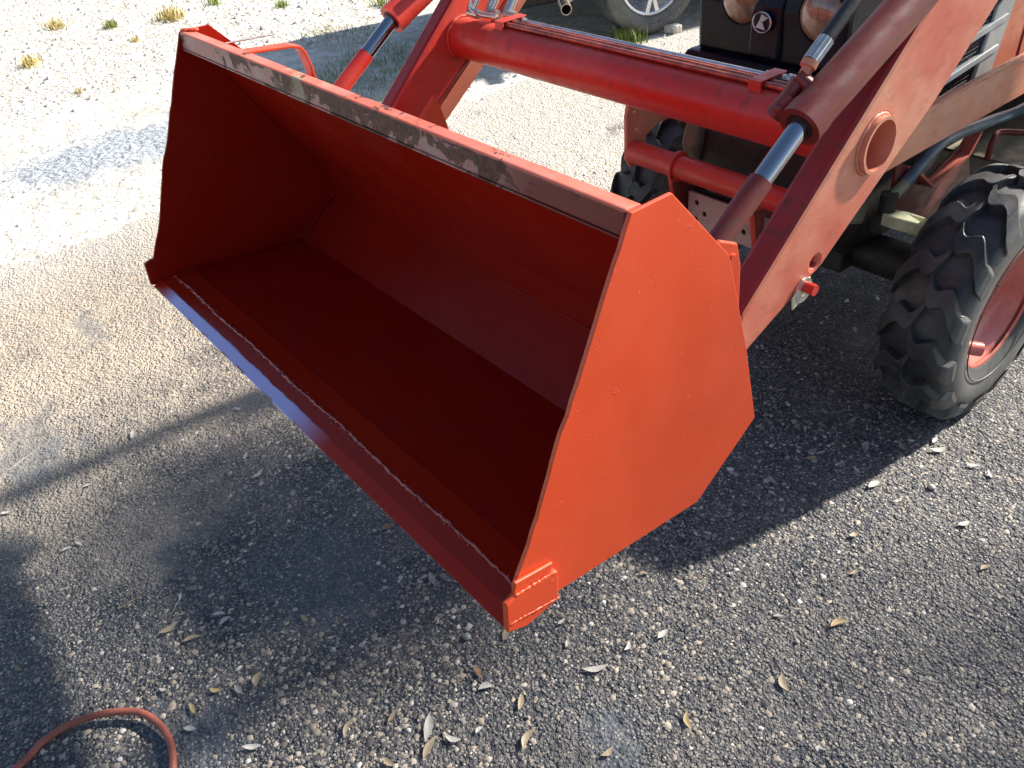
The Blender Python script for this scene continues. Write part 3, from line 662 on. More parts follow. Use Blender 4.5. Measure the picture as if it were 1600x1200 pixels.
# wheels
def lug_tyre(R, Wd, rb, n_lug, lug_h, twist):
    mb = MB(); hw = Wd / 2
    prof = [(hw * .72, rb), (hw * .86, rb + .010), (hw * 1.0, rb + (R - rb) * .32), (hw * 1.03, rb + (R - rb) * .50), (hw * .98, rb + (R - rb) * .70), (hw * .90, R - .030), (hw * .78, R - .018), (hw * .45, R - .013), (0, R - .011)]
    prof = prof + [(-x, r) for x, r in prof[-2::-1]]
    mb.lathe(prof, 96)
    # raised ring on the sidewalls
    for sgn in (1, -1):
        rr = rb + .035
        pr = [(sgn * (hw * 1.0 + .002 * math.cos(t)), rr + .0025 * math.sin(t)) for t in [2 * math.pi * i / 6 for i in range(6)]]
        mb.lathe(pr if sgn > 0 else pr[::-1], 96, closed=True)
    def surf(x, h):     # radius of the carcass at x, raised by h
        a = abs(x) / hw
        if a < .78: r = R - .011 - .007 * (a / .78) ** 2
        elif a < .9: r = R - .018 - .012 * (a - .78) / .12
        else: r = R - .030 - (a - .9) * 1.0 * (R - rb)
        return r + h
    for side in (1, -1):
        for k in range(n_lug):
            t0 = 2 * math.pi * (k + (0 if side > 0 else .5)) / n_lug
            K = 22; rings = []
            for i in range(K + 1):
                u = i / K                              # 0 shoulder ... 1 past the centre line
                x = side * hw * (1.04 - u * 1.16)
                ang = t0 + side * 0 + twist * (u * .62 + .10 * math.sin(u * 2 * math.pi * 1.0) - .06 * math.sin(u * math.pi * 3))
                wd = (.056 if u < .5 else .048) * (1 - .55 * max(0, u - .8) / .2) + (.012 if u < .12 else 0)
                h = lug_h * (min(1, (u + .12) / .16) if u < .06 else 1) * (1 if u < .93 else .75)
                r0 = surf(x, -.004); r1 = surf(x, h)
                if u == 0: r1 = surf(x, lug_h * .35)
                for (da, rr) in ((-wd * .62, r0), (-wd * .5, r1 - .002), (-wd * .44, r1), (wd * .44, r1), (wd * .5, r1 - .002), (wd * .62, r0)):
                    a = ang + da / R; rings.append((x * (1 if rr == r0 else (1 if abs(x) < hw * .9 else 1.0)), rr * math.cos(a), rr * math.sin(a)))
            fs = []
            for i in range(K):
                for j in range(5):
                    q = (i * 6 + j, i * 6 + j + 1, (i + 1) * 6 + j + 1, (i + 1) * 6 + j); fs.append(q if side > 0 else q[::-1])
            fs.append(tuple(range(6))[::-1] if side > 0 else tuple(range(6))); e = K * 6; fs.append(tuple(range(e, e + 6)) if side > 0 else tuple(range(e, e + 6))[::-1])
            mb.add(rings, fs, False)
    return mb
def wheel_rim(rb, hw, nb):
    mb = MB()
    mb.lathe([(hw * .74, rb - .004), (hw * .80, rb + .006), (hw * .76, rb + .010), (hw * .66, rb + .004), (hw * .62, rb - .012), (hw * .30, rb - .024), (hw * .22, rb - .040), (hw * .10, rb - .050), (hw * .12, rb * .62), (hw * .20, rb * .50), (hw * .18, rb * .28), (hw * .30, rb * .26), (hw * .34, rb * .22), (hw * .34, 0.0)], 72)
    mb.lathe([(-hw * .34, 0), (-hw * .2, rb * .5), (-hw * .1, rb - .05), (-hw * .62, rb - .012), (-hw * .74, rb - .004), (-hw * .78, rb + .01)], 48)
    return mb
hwF = .105
wheel_mesh = wheel_rim(.186, hwF, 6).mesh('wheel', M['rim']); tyre_mesh = lug_tyre(.351, .21, .186, 15, .024, -.66).mesh('tyre', M['tyre'])
bolt_mesh = MB().cyl((0, 0, 0), (.012, 0, 0), .011, n=6).mesh('wheel_bolt', M['rim'])
def place_wheel(wm, tm, x, y, z, flip, nb=5, rbolt=.07, boff=.02):
    o = link('wheel', wm, ROOT); o.location = Vector((x, y, z)) - ROOT.location; o.rotation_euler = (0, 0, math.pi if flip else 0)
    t = link('tyre', tm, o); t.location = (0, 0, 0)
    for i in range(nb):
        b = link('wheel_bolt', bolt_mesh, o); a = 2 * math.pi * i / nb; b.location = (boff, rbolt * math.cos(a), rbolt * math.sin(a))
    return o
wr = place_wheel(wheel_mesh, tyre_mesh, -.0745 - hwF, 1.846, -.364, False)
wr['label'] = 'near front wheel with chalky red rim'
vt = MB(); vt.pipe((.050, -.165, -.068), (.098, -.120, -.080), .0200, .0165, 24); g_ = part('valve_guard', vt, 'rim', ROOT)
g_.parent = wr; g_.location = (0, 0, 0)
wl = place_wheel(wheel_mesh, tyre_mesh, -1.3255 + hwF, 1.846, -.364, True)
rw = wheel_rim(.32, .15, 6).mesh('rear_wheel', M['rim']); rt = lug_tyre(.60, .30, .32, 18, .034, -.5).mesh('rear_tyre', M['tyre'])
place_wheel(rw, rt, -.20, 3.62, G + .60, False, 6, .12, .03); place_wheel(rw, rt, -1.20, 3.62, G + .60, True, 6, .12, .03)

# ------------------------------------------------------------------ parked car behind
c1 = at(1020, 53); c2 = at(662, 20)
ax = (Vector((c2.x, c2.y, 0)) - Vector((c1.x, c1.y, 0))); ang = math.radians(-15.6)   # outward axis of the near rear wheel
CAR = empty('parked_car', (c1.x, c1.y, G), 'dark parked car with a silver alloy wheel and chrome exhaust tip behind the cross tube', 'car')
CAR.rotation_euler = (0, 0, ang); CR = .39; TR = 1.85
def cpart(name, mb, mat='alloy', parent=None, bevel=0):
    o = bpy.data.objects.new(name, mb.mesh(name, M[mat]) if isinstance(mb, MB) else mb); C.objects.link(o); o.parent = parent or CAR
    if bevel:
        b = o.modifiers.new('bevel', 'BEVEL'); b.width = bevel; b.segments = 3; b.limit_method = 'ANGLE'; b.angle_limit = math.radians(35)
    return o
# local: x outwards from the near wheel, y forwards, z up from ground
body = cpart('body', MB().prism([(-.95, .42), (-1.02, .62), (-.98, 1.02), (-.80, 1.10), (-.62, 1.66), (1.6, 1.70), (2.45, 1.14), (3.6, 1.02), (3.75, .80), (3.72, .38), (3.25, .36), (3.18, .62), (2.95, .78), (2.65, .78), (2.42, .62), (2.36, .34),
     (.50, .34), (.46, .60), (.22, .82), (-.14, .84), (-.42, .68), (-.52, .40)], -TR - .05, -.02), 'car_paint', None, .04)
cpart('side_window', MB().prism([(-.50, 1.16), (-.40, 1.58), (1.5, 1.60), (2.15, 1.18)], -.0185, -.012), 'glass')
cpart('rear_window', MB().box((-1.55, -.80, 1.15), (-.35, -.76, 1.55)), 'glass')
cpart('rear_bumper', MB().box((-TR - .03, -1.08, .40), (-.04, -.94, .72)), 'car_dark', None, .05)
cpart('underbody', MB().box((-TR + .05, -.88, .26), (-.30, 3.4, .34)), 'car_dark', None, .02)
cpart('rear_axle', MB().cyl((-TR + .2, 0, .36), (-.2, 0, .36), .05).sphere((-TR / 2, 0, .36), .13), 'car_dark')
tyre_prof = [(.080, .245), (.098, .262), (.112, .300), (.108, .335), (.092, .357), (.080, .364), (.050, .369), (.047, .362), (.043, .362), (.040, .3695), (.012, .370), (.009, .362), (.005, .362), (.002, .370)]
tyre_prof = tyre_prof + [(-x, r) for x, r in tyre_prof[::-1]]
tyre_prof = [(x * 1.06, r_ * 1.055) for x, r_ in tyre_prof]
ctm = MB().lathe(tyre_prof, 96).mesh('car_tyre', M['car_tyre'])
rm = MB(); rm.lathe([(.072, .243), (.088, .246), (.086, .228), (.070, .222), (-.05, .215), (-.06, .0)], 64)
rm.v = [(x * 1.05, y * 1.055, z * 1.055) for x, y, z in rm.v]
crm = rm.mesh('car_rim', M['alloy'])
sp = MB(); sp.prism([(-.034, .05), (.034, .05), (.030, .150), (.056, .236), (.026, .239), (0, .150), (-.026, .239), (-.056, .236), (-.030, .150)], .050, .088)
spm = sp.mesh('spoke', M['alloy'])
for wx, wy, fl in ((-.10, 0, 0), (-TR - .0 + .10, 0, 1), (-.10, 2.8, 0), (-TR + .10, 2.8, 1)):
    o = cpart('wheel', crm); o.location = (wx, wy, CR - .006); o.rotation_euler = (0, 0, math.pi * fl)
    cpart('tyre', ctm, None, o)
    for i in range(5):
        s_ = cpart('spoke', spm, None, o); s_.rotation_euler = (2 * math.pi * (i + .5) / 5, 0, 0)
    cpart('hub', MB().cyl((.03, 0, 0), (.078, 0, 0), .055, n=24), 'alloy', o)
    cpart('brake_disc', MB().cyl((-.02, 0, 0), (.0, 0, 0), .15, n=32), 'zinc', o)
    if wx == -.10 and wy == 0:
        letters = 'MICHELIN'
        for i, ch in enumerate(letters):       # raised sidewall letters along the bottom
            cu = bpy.data.curves.new('letter', 'FONT'); cu.body = ch; cu.size = .050; cu.extrude = .002; cu.align_x = 'CENTER'; cu.align_y = 'CENTER'
            to = bpy.data.objects.new('tmp', cu); C.objects.link(to); bpy.context.view_layer.update()
            lm_ = bpy.data.meshes.new_from_object(to.evaluated_get(bpy.context.evaluated_depsgraph_get())); lm_.name = 'letter'; bpy.data.objects.remove(to)
            lm_.materials.clear(); lm_.materials.append(M['letter'])
            lo = bpy.data.objects.new('letter', lm_); C.objects.link(lo); lo.parent = o
            th = math.radians(-96 + i * 7.0); r_ = .322
            # local y (up of the letter) points to the hub, local x runs anticlockwise along the rim
            er = Vector((0, math.cos(th), math.sin(th))); up = -er; xa = up.cross(Vector((1, 0, 0)))
            lo.matrix_local = Matrix(((xa.x, up.x, 1, .1175), (xa.y, up.y, 0, r_ * math.cos(th)), (xa.z, up.z, 0, r_ * math.sin(th)), (0, 0, 0, 1)))
ex = at(885, 15, G + .34); inv = Matrix.Rotation(-ang, 4, 'Z') @ Matrix.Translation(-Vector((c1.x, c1.y, G))); e0 = inv @ ex
e = MB(); e.pipe(e0, e0 + Vector((-.17, .06, .015)), .036, .031, 32); tip = cpart('exhaust_tip', e, 'exhaust')
cpart('tip_bore', MB().cyl(e0 + Vector((-.14, .05, .012)), e0 + Vector((-.145, .052, .012)), .031, n=24), 'car_dark', tip)
e = MB(); e.tube(smooth_path([e0 + Vector((-.16, .055, .014)), e0 + Vector((-.30, .15, .03)), e0 + Vector((-.45, .5, .04)), e0 + Vector((-.5, 1.6, .04))]), .03, 14); cpart('exhaust_pipe', e, 'exhaust')
cpart('muffler', MB().cyl(e0 + Vector((-.3, .16, .03)), e0 + Vector((-.62, .24, .04)), .07, n=24), 'exhaust')

# ------------------------------------------------------------------ unseen oak suggested by the leaves, added to lay soft shade before the bucket
def oak():
    rt_ = Vector((3.3, 10.2, G)); root = empty('unseen_oak_tree', rt_, 'unseen tall oak tree added behind the tractor to shade the ground', 'tree')
    bark = plain('unseen_oak_bark', (.12, .095, .075), .85, 0, .4, 8, .8, .02)
    tk = MB(); rr = random.Random(3)
    crown0 = Vector((2.8, 11.0, G + 11.2)); shade_limb = Vector((.85, 8.35, G + 5.55))  # low branch shaped to cast shade before the bucket
    tk.tube(smooth_path([rt_ - Vector((0, 0, .2)), rt_ + Vector((.05, .05, 1.6)), rt_ + Vector((-.1, 0, 3.6)), rt_ + Vector((-.4, .1, 5.6)), crown0]), [.30 - .22 * i / 32 for i in range(33)], 14)
    for tgt, s_, r0 in ((shade_limb, rt_ + Vector((-.2, .05, 4.9)), .09), (Vector((5.2, 11.5, G + 11.4)), rt_ + Vector((-.2, .05, 4.4)), .12), (Vector((1.2, 12.6, G + 11.4)), rt_ + Vector((-.3, .1, 5.2)), .1), (Vector((3.4, 13, G + 11.4)), rt_ + Vector((-.2, .1, 5)), .1)):
        mid = s_.lerp(tgt, .5) + Vector((0, 0, .35)); pth = smooth_path([s_, mid, tgt], 8); tk.tube(pth, [r0 * (1 - .85 * i / 16) for i in range(len(pth))], 8)
    o = bpy.data.objects.new('trunk', tk.mesh('trunk', bark)); C.objects.link(o); o.parent = root; o.matrix_parent_inverse = Matrix.Translation(-rt_)
    V = []; F = []
    def clump(c, rad, n, k):
        for _ in range(n):
            p = c + Vector((rr.gauss(0, .45) * rad.x, rr.gauss(0, .45) * rad.y, rr.gauss(0, .45) * rad.z)); a = Vector((rr.gauss(0, 1), rr.gauss(0, 1), rr.gauss(0, .6))).normalized()
            b = a.cross(Vector((rr.gauss(0, 1), rr.gauss(0, 1), rr.gauss(0, 1)))).normalized(); q = len(V)
            V.extend([p - a * k, p + b * k * .42, p + a * k, p - b * k * .42]); F.append((q, q + 1, q + 2, q + 3))
    for dx, dy, dz, n, w_ in ((0, 0, 0, 900, .62), (-.42, .05, .05, 480, .38), (.30, -.1, -.18, 420, .34), (-.15, .1, -.28, 300, .30)):
        clump(shade_limb + Vector((dx, dy, dz)), Vector((w_, .45, w_ * .62)), n, .05)
    for _ in range(42):
        c = crown0 + Vector((rr.uniform(-2.2, 3.0), rr.uniform(-.9, 3.2), rr.uniform(-.3, 2.2)))
        clump(c, Vector((.9, .9, .6)), 190, .06)
    me = bpy.data.meshes.new('crown'); me.from_pydata([tuple(v) for v in V], [], F); me.materials.append(leaf_mat('oak_foliage', (.035, .06, .02), (.07, .10, .035)))
    o = bpy.data.objects.new('crown', me); C.objects.link(o); o.parent = root; o.matrix_parent_inverse = Matrix.Translation(-rt_)

# ------------------------------------------------------------------ air hose
hp = [at(-40, 1260, G), at(38, 1196, G), at(72, 1162, G), at(120, 1136, G), at(175, 1122, G), at(225, 1122, G), at(256, 1142, G), at(271, 1172, G), at(272, 1215, G), at(262, 1290, G), at(200, 1420, G)]
hb = MB(); hz = [.006, .006, .008, .014, .018, .018, .014, .010, .006, .006, .006]
hb.tube(smooth_path([(p.x, p.y, G + .004 + h) for p, h in zip(hp, hz)], 10), .0083, 16)
tag(link('air_hose', hb.mesh('air_hose', M['airhose'])), 'red-brown rubber air hose looping over the asphalt at bottom left', 'hose')

# ------------------------------------------------------------------ leaves, twigs, pebbles
def leaf_mat(name, a, b):
    t = NT(name)
    return t.set(Base_Color=t.mix(t.mr(t.noise(60, 4), .35, .65), a, b), Roughness=.6, Normal=t.bump(t.noise(220, 3), .4, .001))
oak()  # unseen oak, added to shade the ground before the bucket
LM = {'white': leaf_mat('bleached_leaf', (.50, .48, .43), (.40, .375, .33)), 'tan': leaf_mat('tan_leaf', (.32, .245, .155), (.38, .31, .21)), 'brown': leaf_mat('brown_leaf', (.22, .12, .06), (.34, .22, .12)),
      'yellow': leaf_mat('straw_leaf', (.42, .32, .15), (.36, .26, .13)), 'grey': leaf_mat('grey_leaf', (.34, .33, .31), (.24, .23, .21))}
def leaf(name, px, py, L, deg, mat, label, curl=.25, wide=.32, cat='leaf', group='dry leaves fallen on the driveway', stalk=True):
    c = at(px, py); sc = (c - CAM).dot(RZ) / FPX           # metres per pixel here
    v = at(px + 10 * math.cos(math.radians(deg)), py - 10 * math.sin(math.radians(deg))) - c; a = math.atan2(v.y, v.x)
    Lm = .88 * L * sc * (1.25 if abs(math.sin(math.radians(deg))) > .6 else 1.05); r = random.Random(px * 7 + py)
    K = 9; vs = []; fs = []; bend = r.uniform(-.18, .18)
    for i in range(K):
        u = i / (K - 1); wd = wide * Lm * (math.sin(math.pi * min(1, u * .97 + .03)) ** .8) * (1 - .25 * u) / 2
        x = (u - .5) * Lm; yo = bend * Lm * math.sin(math.pi * u); z = .0022 + curl * Lm * (abs(u - .45) ** 1.7) * .9 + r.uniform(0, .0008)
        for s_, dz in ((-1, .16), (-.5, .05), (0, -.02), (.5, .04), (1, .12)):
            vs.append((x, yo + s_ * wd * (1 + r.uniform(-.06, .06)), z + dz * wd * (1 + curl * 2)))
    for i in range(K - 1):
        for j in range(4): q = i * 5 + j; fs.append((q, q + 1, q + 6, q + 5))
    mb = MB().add(vs, fs, True); lift = .10 * Lm
    if stalk: mb.tube([(-.5 * Lm, 0, .0025 + curl * Lm * .22), (-.62 * Lm, .02 * Lm, .002 + curl * Lm * .15)], .0006, 5)
    o = link(name, mb.mesh(name, LM[mat])); o.location = (c.x, c.y, G + .003 + lift * .35); o.rotation_euler = (r.uniform(-.08, .08), r.uniform(-.07, .07), a + (math.pi if r.random() < .5 else 0))
    return tag(o, label, cat, group)
leaves = [
 (208, 682, 20, 80, 'white', 'pale curled leaf standing on edge in the sunlit dust left of the bucket'),
 (402, 743, 24, 35, 'white', 'bright white leaf just inside the shadow edge below the cutting edge'),
 (386, 716, 16, 75, 'white', 'small white leaf above the bright one near the shadow edge'),
 (372, 641, 14, -20, 'white', 'small pale leaf with a dark shadow close to the cutting edge'),
 (140, 484, 11, 60, 'white', 'tiny white leaf alone on beige dust, far left'),
 (125, 852, 18, -20, 'white', 'white leaf beneath the split stick at left'),
 (106, 860, 16, 25, 'white', 'thin white leaf at the foot of the split stick'),
 (283, 935, 14, 80, 'white', 'bright white leaf blade with a long thin stalk'),
 (264, 984, 32, 32, 'tan', 'long tan leaf left of centre, lying aslant'),
 (302, 1001, 30, 20, 'tan', 'tan leaf with pointed end just right of the long aslant one'),
 (343, 962, 22, 5, 'white', 'slim white leaf lying level above the tan pair'),
 (353, 973, 22, 35, 'white', 'slim white leaf tilted beside the level one'),
 (476, 969, 18, -45, 'tan', 'curled tan leaf half of a broken pair below the bucket'),
 (490, 977, 12, 30, 'tan', 'torn tan leaf piece of the broken pair'),
 (519, 998, 14, 10, 'white', 'little white leaf right of the broken tan pair'),
 (607, 826, 24, 25, 'brown', 'brown leaf touching the front of the cutting edge'),
 (676, 908, 24, -70, 'grey', 'grey-white leaf upright near the bucket tip'),
 (658, 910, 11, -10, 'white', 'tiny white flake left of the grey-white leaf'),
 (405, 1065, 24, 75, 'tan', 'tan leaf upright above the white crescent leaf'),
 (373, 1079, 20, -50, 'grey', 'grey leaf with dark stain near the hose'),
 (337, 1079, 20, -5, 'yellow', 'straw yellow leaf above the end of the hose loop'),
 (303, 1110, 22, -65, 'yellow', 'straw yellow curled leaf right of the hose loop'),
 (256, 1079, 14, -5, 'white', 'short cream leaf above the top of the hose'),
 (90, 1063, 18, 60, 'tan', 'tan leaf standing left above the hose arch'),
 (30, 1050, 14, 5, 'brown', 'orange-brown leaf at the far left above the hose'),
 (299, 1141, 24, -8, 'white', 'white leaf just right of the hose loop'),
 (394, 1169, 32, 5, 'white', 'white crescent leaf near the bottom edge of the picture'),
 (546, 1142, 30, 70, 'tan', 'beige splintered leaf at bottom centre left'),
 (613, 1121, 20, 60, 'tan', 'pale star-shaped torn leaf at bottom centre'),
 (669, 1141, 42, 82, 'white', 'long cream leaf pointing up at bottom centre'),
 (672, 1170, 34, 60, 'tan', 'tan bean-shaped leaf under the long cream leaf'),
 (709, 1155, 28, -12, 'white', 'clean white oval leaf right of the long cream leaf'),
 (750, 1143, 14, 40, 'white', 'small white chip-like leaf right of the white oval'),
 (827, 1159, 34, 62, 'tan', 'tan oval leaf with a crease at bottom centre right'),
 (948, 1177, 24, 35, 'tan', 'small tan leaf next to the smooth dark patch'),
 (609, 1193, 26, -35, 'tan', 'tan curled leaf cut by the bottom edge'),
 (759, 1077, 26, 15, 'white', 'white butterfly-shaped leaf below the bucket tip'),
 (746, 1052, 22, -50, 'brown', 'dull brown leaf above the white butterfly-shaped one'),
 (813, 1100, 26, 80, 'tan', 'tan crescent leaf right of the butterfly-shaped one'),
 (928, 1045, 42, 6, 'white', 'large rolled white leaf with a dark shadow, right of the bucket tip'),
 (979, 1012, 18, 60, 'white', 'white triangular leaf above the large rolled one'),
 (1036, 993, 22, 42, 'white', 'white pointed leaf right of the triangular one'),
 (878, 973, 14, 40, 'white', 'white leaf close right of the bucket corner guard'),
 (886, 1008, 13, 80, 'white', 'thin white sliver below the bucket corner guard'),
 (789, 992, 22, 82, 'tan', 'tan leaf poking out beneath the bucket tip'),
 (1006, 898, 16, -5, 'tan', 'tan leaf at the edge of the bucket shadow'),
 (1042, 817, 20, -25, 'white', 'white leaf touching the lower outline of the side plate'),
 (1209, 754, 22, -45, 'grey', 'pale grey leaf alone in the dark shadow right of the side plate'),
 (1280, 709, 20, 15, 'grey', 'grey leaf of the cluster in the shadow'),
 (1266, 718, 20, 8, 'yellow', 'straw leaf of the cluster in the shadow'),
 (1268, 711, 10, 40, 'white', 'smallest white leaf of the cluster in the shadow'),
 (1354, 701, 22, 82, 'grey', 'grey leaf standing upright in the tractor shadow'),
 (1330, 661, 20, 45, 'grey', 'thin curled grey leaf between tyre and shadow cluster'),
 (1338, 736, 14, -45, 'white', 'small leaf right on the crisp shadow edge'),
 (1365, 760, 26, 28, 'white', 'white leaf in the sun just outside the shadow edge'),
 (1412, 702, 20, -50, 'tan', 'tan leaf with a dark underside on the shadow border'),
 (1464, 704, 26, 3, 'white', 'wide white leaf in the sun below the front tyre'),
 (1460, 690, 16, 55, 'white', 'white leaf standing above the wide white one'),
 (1519, 729, 18, -5, 'white', 'flat white leaf right of the wide one'),
 (1545, 743, 14, -65, 'white', 'little white leaf near the right edge below the tyre'),
 (1506, 820, 22, 15, 'white', 'white leaf on bright asphalt at the right edge'),
 (1334, 838, 18, 20, 'tan', 'crumpled tan leaf in the sunny asphalt'),
 (1332, 896, 16, 30, 'tan', 'tan leaf with a notch in the sunny asphalt'),
 (1540, 890, 22, 20, 'tan', 'tan leaf with dark shadow near the right edge'),
 (1312, 978, 34, 14, 'yellow', 'orange-tan twisted leaf with a stalk, lower right'),
 (1227, 1070, 28, -68, 'tan', 'beige ragged leaf in the lower right gravel'),
 (1217, 966, 18, -5, 'grey', 'grey flat leaf flake right of centre'),
 (1077, 1128, 26, -72, 'yellow', 'pale yellow leaf at the edge of the smooth dark patch'),
 (1284, 1170, 14, -30, 'grey', 'grey leaf at the bottom right'),
 (1310, 411, 16, 40, 'white', 'curled white leaf under the arm near the tie rod'),
 (1326, 418, 11, 5, 'tan', 'small cream leaf next to the curled one under the arm'),
 (1335, 518, 16, 85, 'white', 'white leaf in the shade left of the front tyre'),
 (1339, 543, 22, -18, 'grey', 'grey slim leaf low beside the front tyre'),
 (1220, 613, 18, 3, 'tan', 'tan leaf in the shade right beside the side plate'),
 (1410, 620, 20, -40, 'grey', 'dim leaf in the deep shade under the front tyre'),
 (505, 662, 10, 30, 'white', 'tiny leaf fragment under the cutting edge'),
 (440, 675, 10, 5, 'tan', 'tiny straw fragment near the shadow edge'),
 (140, 760, 16, 20, 'white', 'faint cream leaf on the sunlit dust'),
 (12, 803, 18, 10, 'white', 'cream leaf at the left edge in the dust'),
 (395, 818, 16, 20, 'white', 'thin hooked white leaf in the soft shadow'),
 (396, 834, 12, 70, 'tan', 'small tan leaf right of the soft shadow middle'),
]
for px, py, L, dg, mt, lb in leaves:
    r_ = random.Random(px + py)
    leaf('leaf', px, py, L, dg, mt, lb, curl=r_.uniform(.05, .32), wide=r_.uniform(.34, .52) if L < 30 else r_.uniform(.28, .38))
def twig(px0, py0, px1, py1, r, mat, label, lift=.004):
    a = at(px0, py0); b = at(px1, py1); c = (a + b) / 2; n = 7; rr = random.Random(px0)
    pts = [a.lerp(b, i / n) - c + Vector((rr.uniform(-.001, .001), rr.uniform(-.001, .001), lift + rr.uniform(-.0005, .0008))) for i in range(n + 1)]
    o = link('twig', MB().tube(pts, [r * (1 - .4 * i / n) for i in range(n + 1)], 6).mesh('twig', LM[mat])); o.location = (c.x, c.y, G); return tag(o, label, 'twig', 'twigs and stalks on the driveway')
twig(14, 736, 58, 705, .0013, 'white', 'long straight white stalk in the dust at far left')
twig(52, 681, 76, 678, .0011, 'yellow', 'short yellow stalk in the dust at left')
twig(70, 718, 90, 715, .0014, 'brown', 'short dark stick beside the white stalk')
twig(112, 845, 149, 828, .0013, 'white', 'split white stick left of the soft shadow')
twig(120, 842, 148, 835, .0010, 'tan', 'tan half of the split stick')
twig(185, 953, 222, 932, .0013, 'yellow', 'forked straw twig left of the white stalked leaf')
twig(281, 938, 270, 959, .0008, 'white', 'thin curved stalk under the bright white leaf blade')
twig(1303, 670, 1312, 686, .0009, 'white', 'short bright twig in the tractor shadow')
twig(1285, 494, 1295, 484, .0012, 'white', 'tiny white stick in the shade under the arm')
twig(1343, 795, 1350, 779, .0008, 'tan', 'fine straw stalk in the sun by the shadow edge')
twig(530, 990, 545, 975, .0008, 'grey', 'fine grey stalk under the bucket')
twig(443, 890, 460, 886, .0008, 'grey', 'fine pale stalk in the soft shadow')
def pebble(px, py, r, mat, label, sc=(1, 1, .7)):
    c = at(px, py); rr = random.Random(px); mb = MB().sphere((0, 0, 0), r, 12, 7, sc)
    mb.v = [(x * (1 + rr.uniform(-.08, .08)), y * (1 + rr.uniform(-.08, .08)), z * (1 + rr.uniform(-.08, .08))) for x, y, z in mb.v]
    o = link('pebble', mb.mesh('pebble', LM[mat])); o.location = (c.x, c.y, G + r * sc[2] * .8); return tag(o, label, 'pebble')
pebble(1455, 763, .0095, 'white', 'round white pebble with a dark shadow on the sunny asphalt')
pebble(730, 997, .010, 'grey', 'dark angular pebble left below the bucket tip')
pebble(1245, 1004, .006, 'grey', 'small bead-like pebble lower right')
# pale rock cut by the left edge of the picture
c = at(-16, 545); rk = MB().prism([(-.05, -.06), (.035, -.035), (.058, .0), (.02, .045), (-.06, .05)], 0, .022, 2)
o = link('stone', rk.mesh('stone', M['pale']), None, .006); o.location = (c.x, c.y, G - .004); o.rotation_euler = (.06, -.1, .5); tag(o, 'flat pale stone cut off by the left edge of the picture', 'stone')
c = at(1042, 47); rk = MB().prism([(-.05, -.05), (.05, -.03), (.06, .03), (-.02, .05)], 0, .06, 2)
o = link('stone', rk.mesh('stone', M['pale']), None, .012); o.location = (c.x + .06, c.y, G - .01); tag(o, 'pale fist-sized stone lying against the car tyre', 'stone')

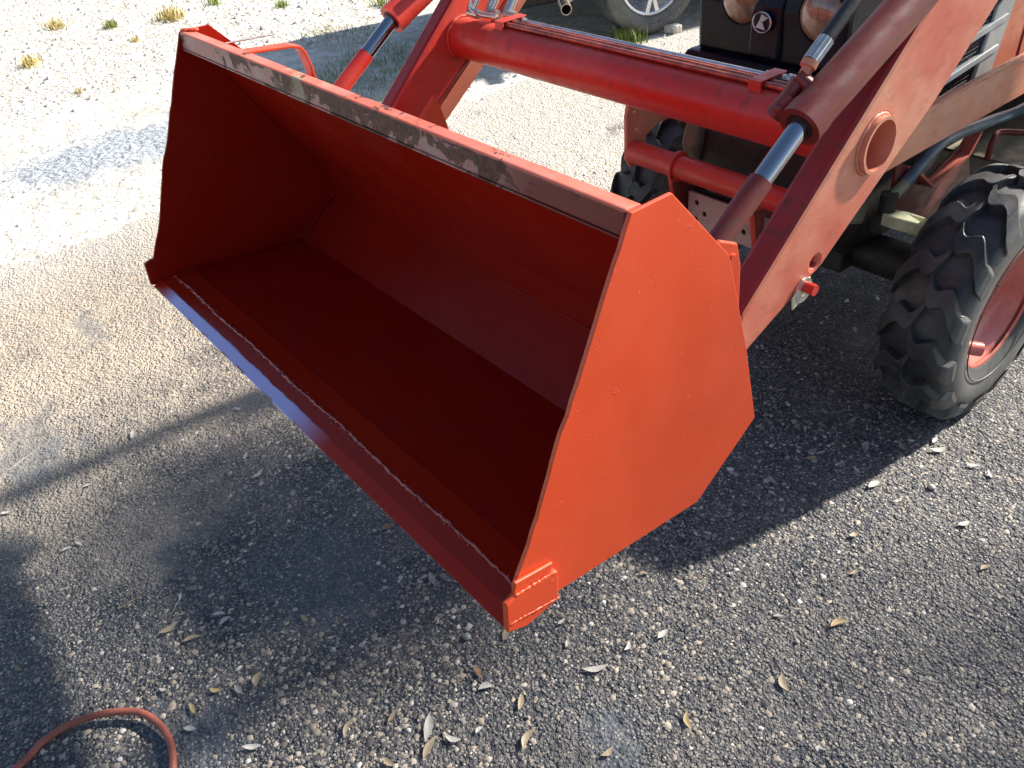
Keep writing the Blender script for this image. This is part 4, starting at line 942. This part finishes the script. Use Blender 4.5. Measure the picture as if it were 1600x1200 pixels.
# ------------------------------------------------------------------ grass
def blade_mat(name, a, b):
    t = NT(name); at_ = t.n('ShaderNodeAttribute', attribute_name='tint').outputs['Fac']
    return t.set(Base_Color=t.mix(at_, a, b), Roughness=.55, Specular_IOR_Level=.3)
GM = {'straw': blade_mat('straw_grass', (.40, .30, .10), (.52, .44, .16)), 'green': blade_mat('green_grass', (.12, .20, .03), (.30, .34, .08)), 'dull': blade_mat('shaded_grass', (.20, .26, .11), (.38, .40, .22))}
def grass(name, pts, h, mat, rnd, spread=.5):
    V = []; F = []; T = []
    for (x, y) in pts:
        a = rnd.uniform(0, 2 * math.pi); hh = h * rnd.uniform(.5, 1.15); lean = rnd.uniform(.1, spread) * hh; wd = .0022 + hh * .02; o = len(V)
        dx, dy = math.cos(a) * lean, math.sin(a) * lean; px_, py_ = -math.sin(a) * wd, math.cos(a) * wd
        V += [(x - px_, y - py_, -.005), (x + px_, y + py_, -.005), (x + dx * .4 - px_ * .7, y + dy * .4 - py_ * .7, hh * .6), (x + dx * .4 + px_ * .7, y + dy * .4 + py_ * .7, hh * .6), (x + dx, y + dy, hh)]
        F += [(o, o + 1, o + 3, o + 2), (o + 2, o + 3, o + 4)]; T += [rnd.random()] * 5
    me = bpy.data.meshes.new(name); me.from_pydata(V, [], F); at_ = me.attributes.new('tint', 'FLOAT', 'POINT'); at_.data.foreach_set('value', T); me.materials.append(GM[mat]); me.update(); return me
tufts = [(47, 100, .10, 110, 'straw', 'straw-coloured grass tuft lowest at the left'), (85, 42, .10, 130, 'straw', 'straw-coloured tuft upper left with dark base'), (175, 40, .08, 110, 'green', 'small bright green tuft upper left'),
         (211, 62, .05, 60, 'straw', 'tiny dull tuft below the green one'), (268, 28, .13, 190, 'straw', 'largest yellowish tuft above the far corner of the bucket'), (335, 5, .08, 90, 'green', 'green tuft cut by the top edge'),
         (440, 8, .07, 80, 'green', 'faint green tuft at the top edge left of the far cylinder'), (125, 142, .04, 50, 'straw', 'low straw tuft near the edge of the rubble'), (596, 6, .10, 90, 'green', 'green tuft beside the far cylinder barrel')]
for px, py, h, n, mt, lb in tufts:
    c = at(px, py); rr = random.Random(px); R_ = h * .8
    pts = [(rr.gauss(0, R_ * .8), rr.gauss(0, R_ * .5)) for _ in range(n)]
    o = link('grass_tuft', grass('grass_tuft', pts, h * .85, mt, rr, .9)); o.location = (c.x, c.y, G - .01); tag(o, lb, 'grass tuft', 'grass tufts in the rubble')
c = at(980, 62); rr = random.Random(5)
o = link('weed', grass('weed', [(rr.gauss(0, .07), rr.gauss(0, .05)) for _ in range(150)], .11, 'green', rr, 1.1)); o.location = (c.x, c.y, G - .01); tag(o, 'small leafy green weed by the rear tyre of the car', 'weed')
rr = random.Random(9); pts = []
while len(pts) < 2300:
    px, py = rr.uniform(470, 720), rr.uniform(40, 190); c = at(px, py)
    q = math.sin(c.x * 5.1 + 1) + math.sin(c.y * 4.3 + c.x * 2)
    if -6.2 < c.x < -3.7 and q + rr.uniform(-.8, .8) > .2: pts.append((c.x, c.y))
o = link('verge_grass', grass('verge_grass', pts, .04, 'dull', rr, 1.3)); o.location = (0, 0, G - .012); tag(o, 'short thin grass beyond the driveway edge', 'grass', kind='stuff')
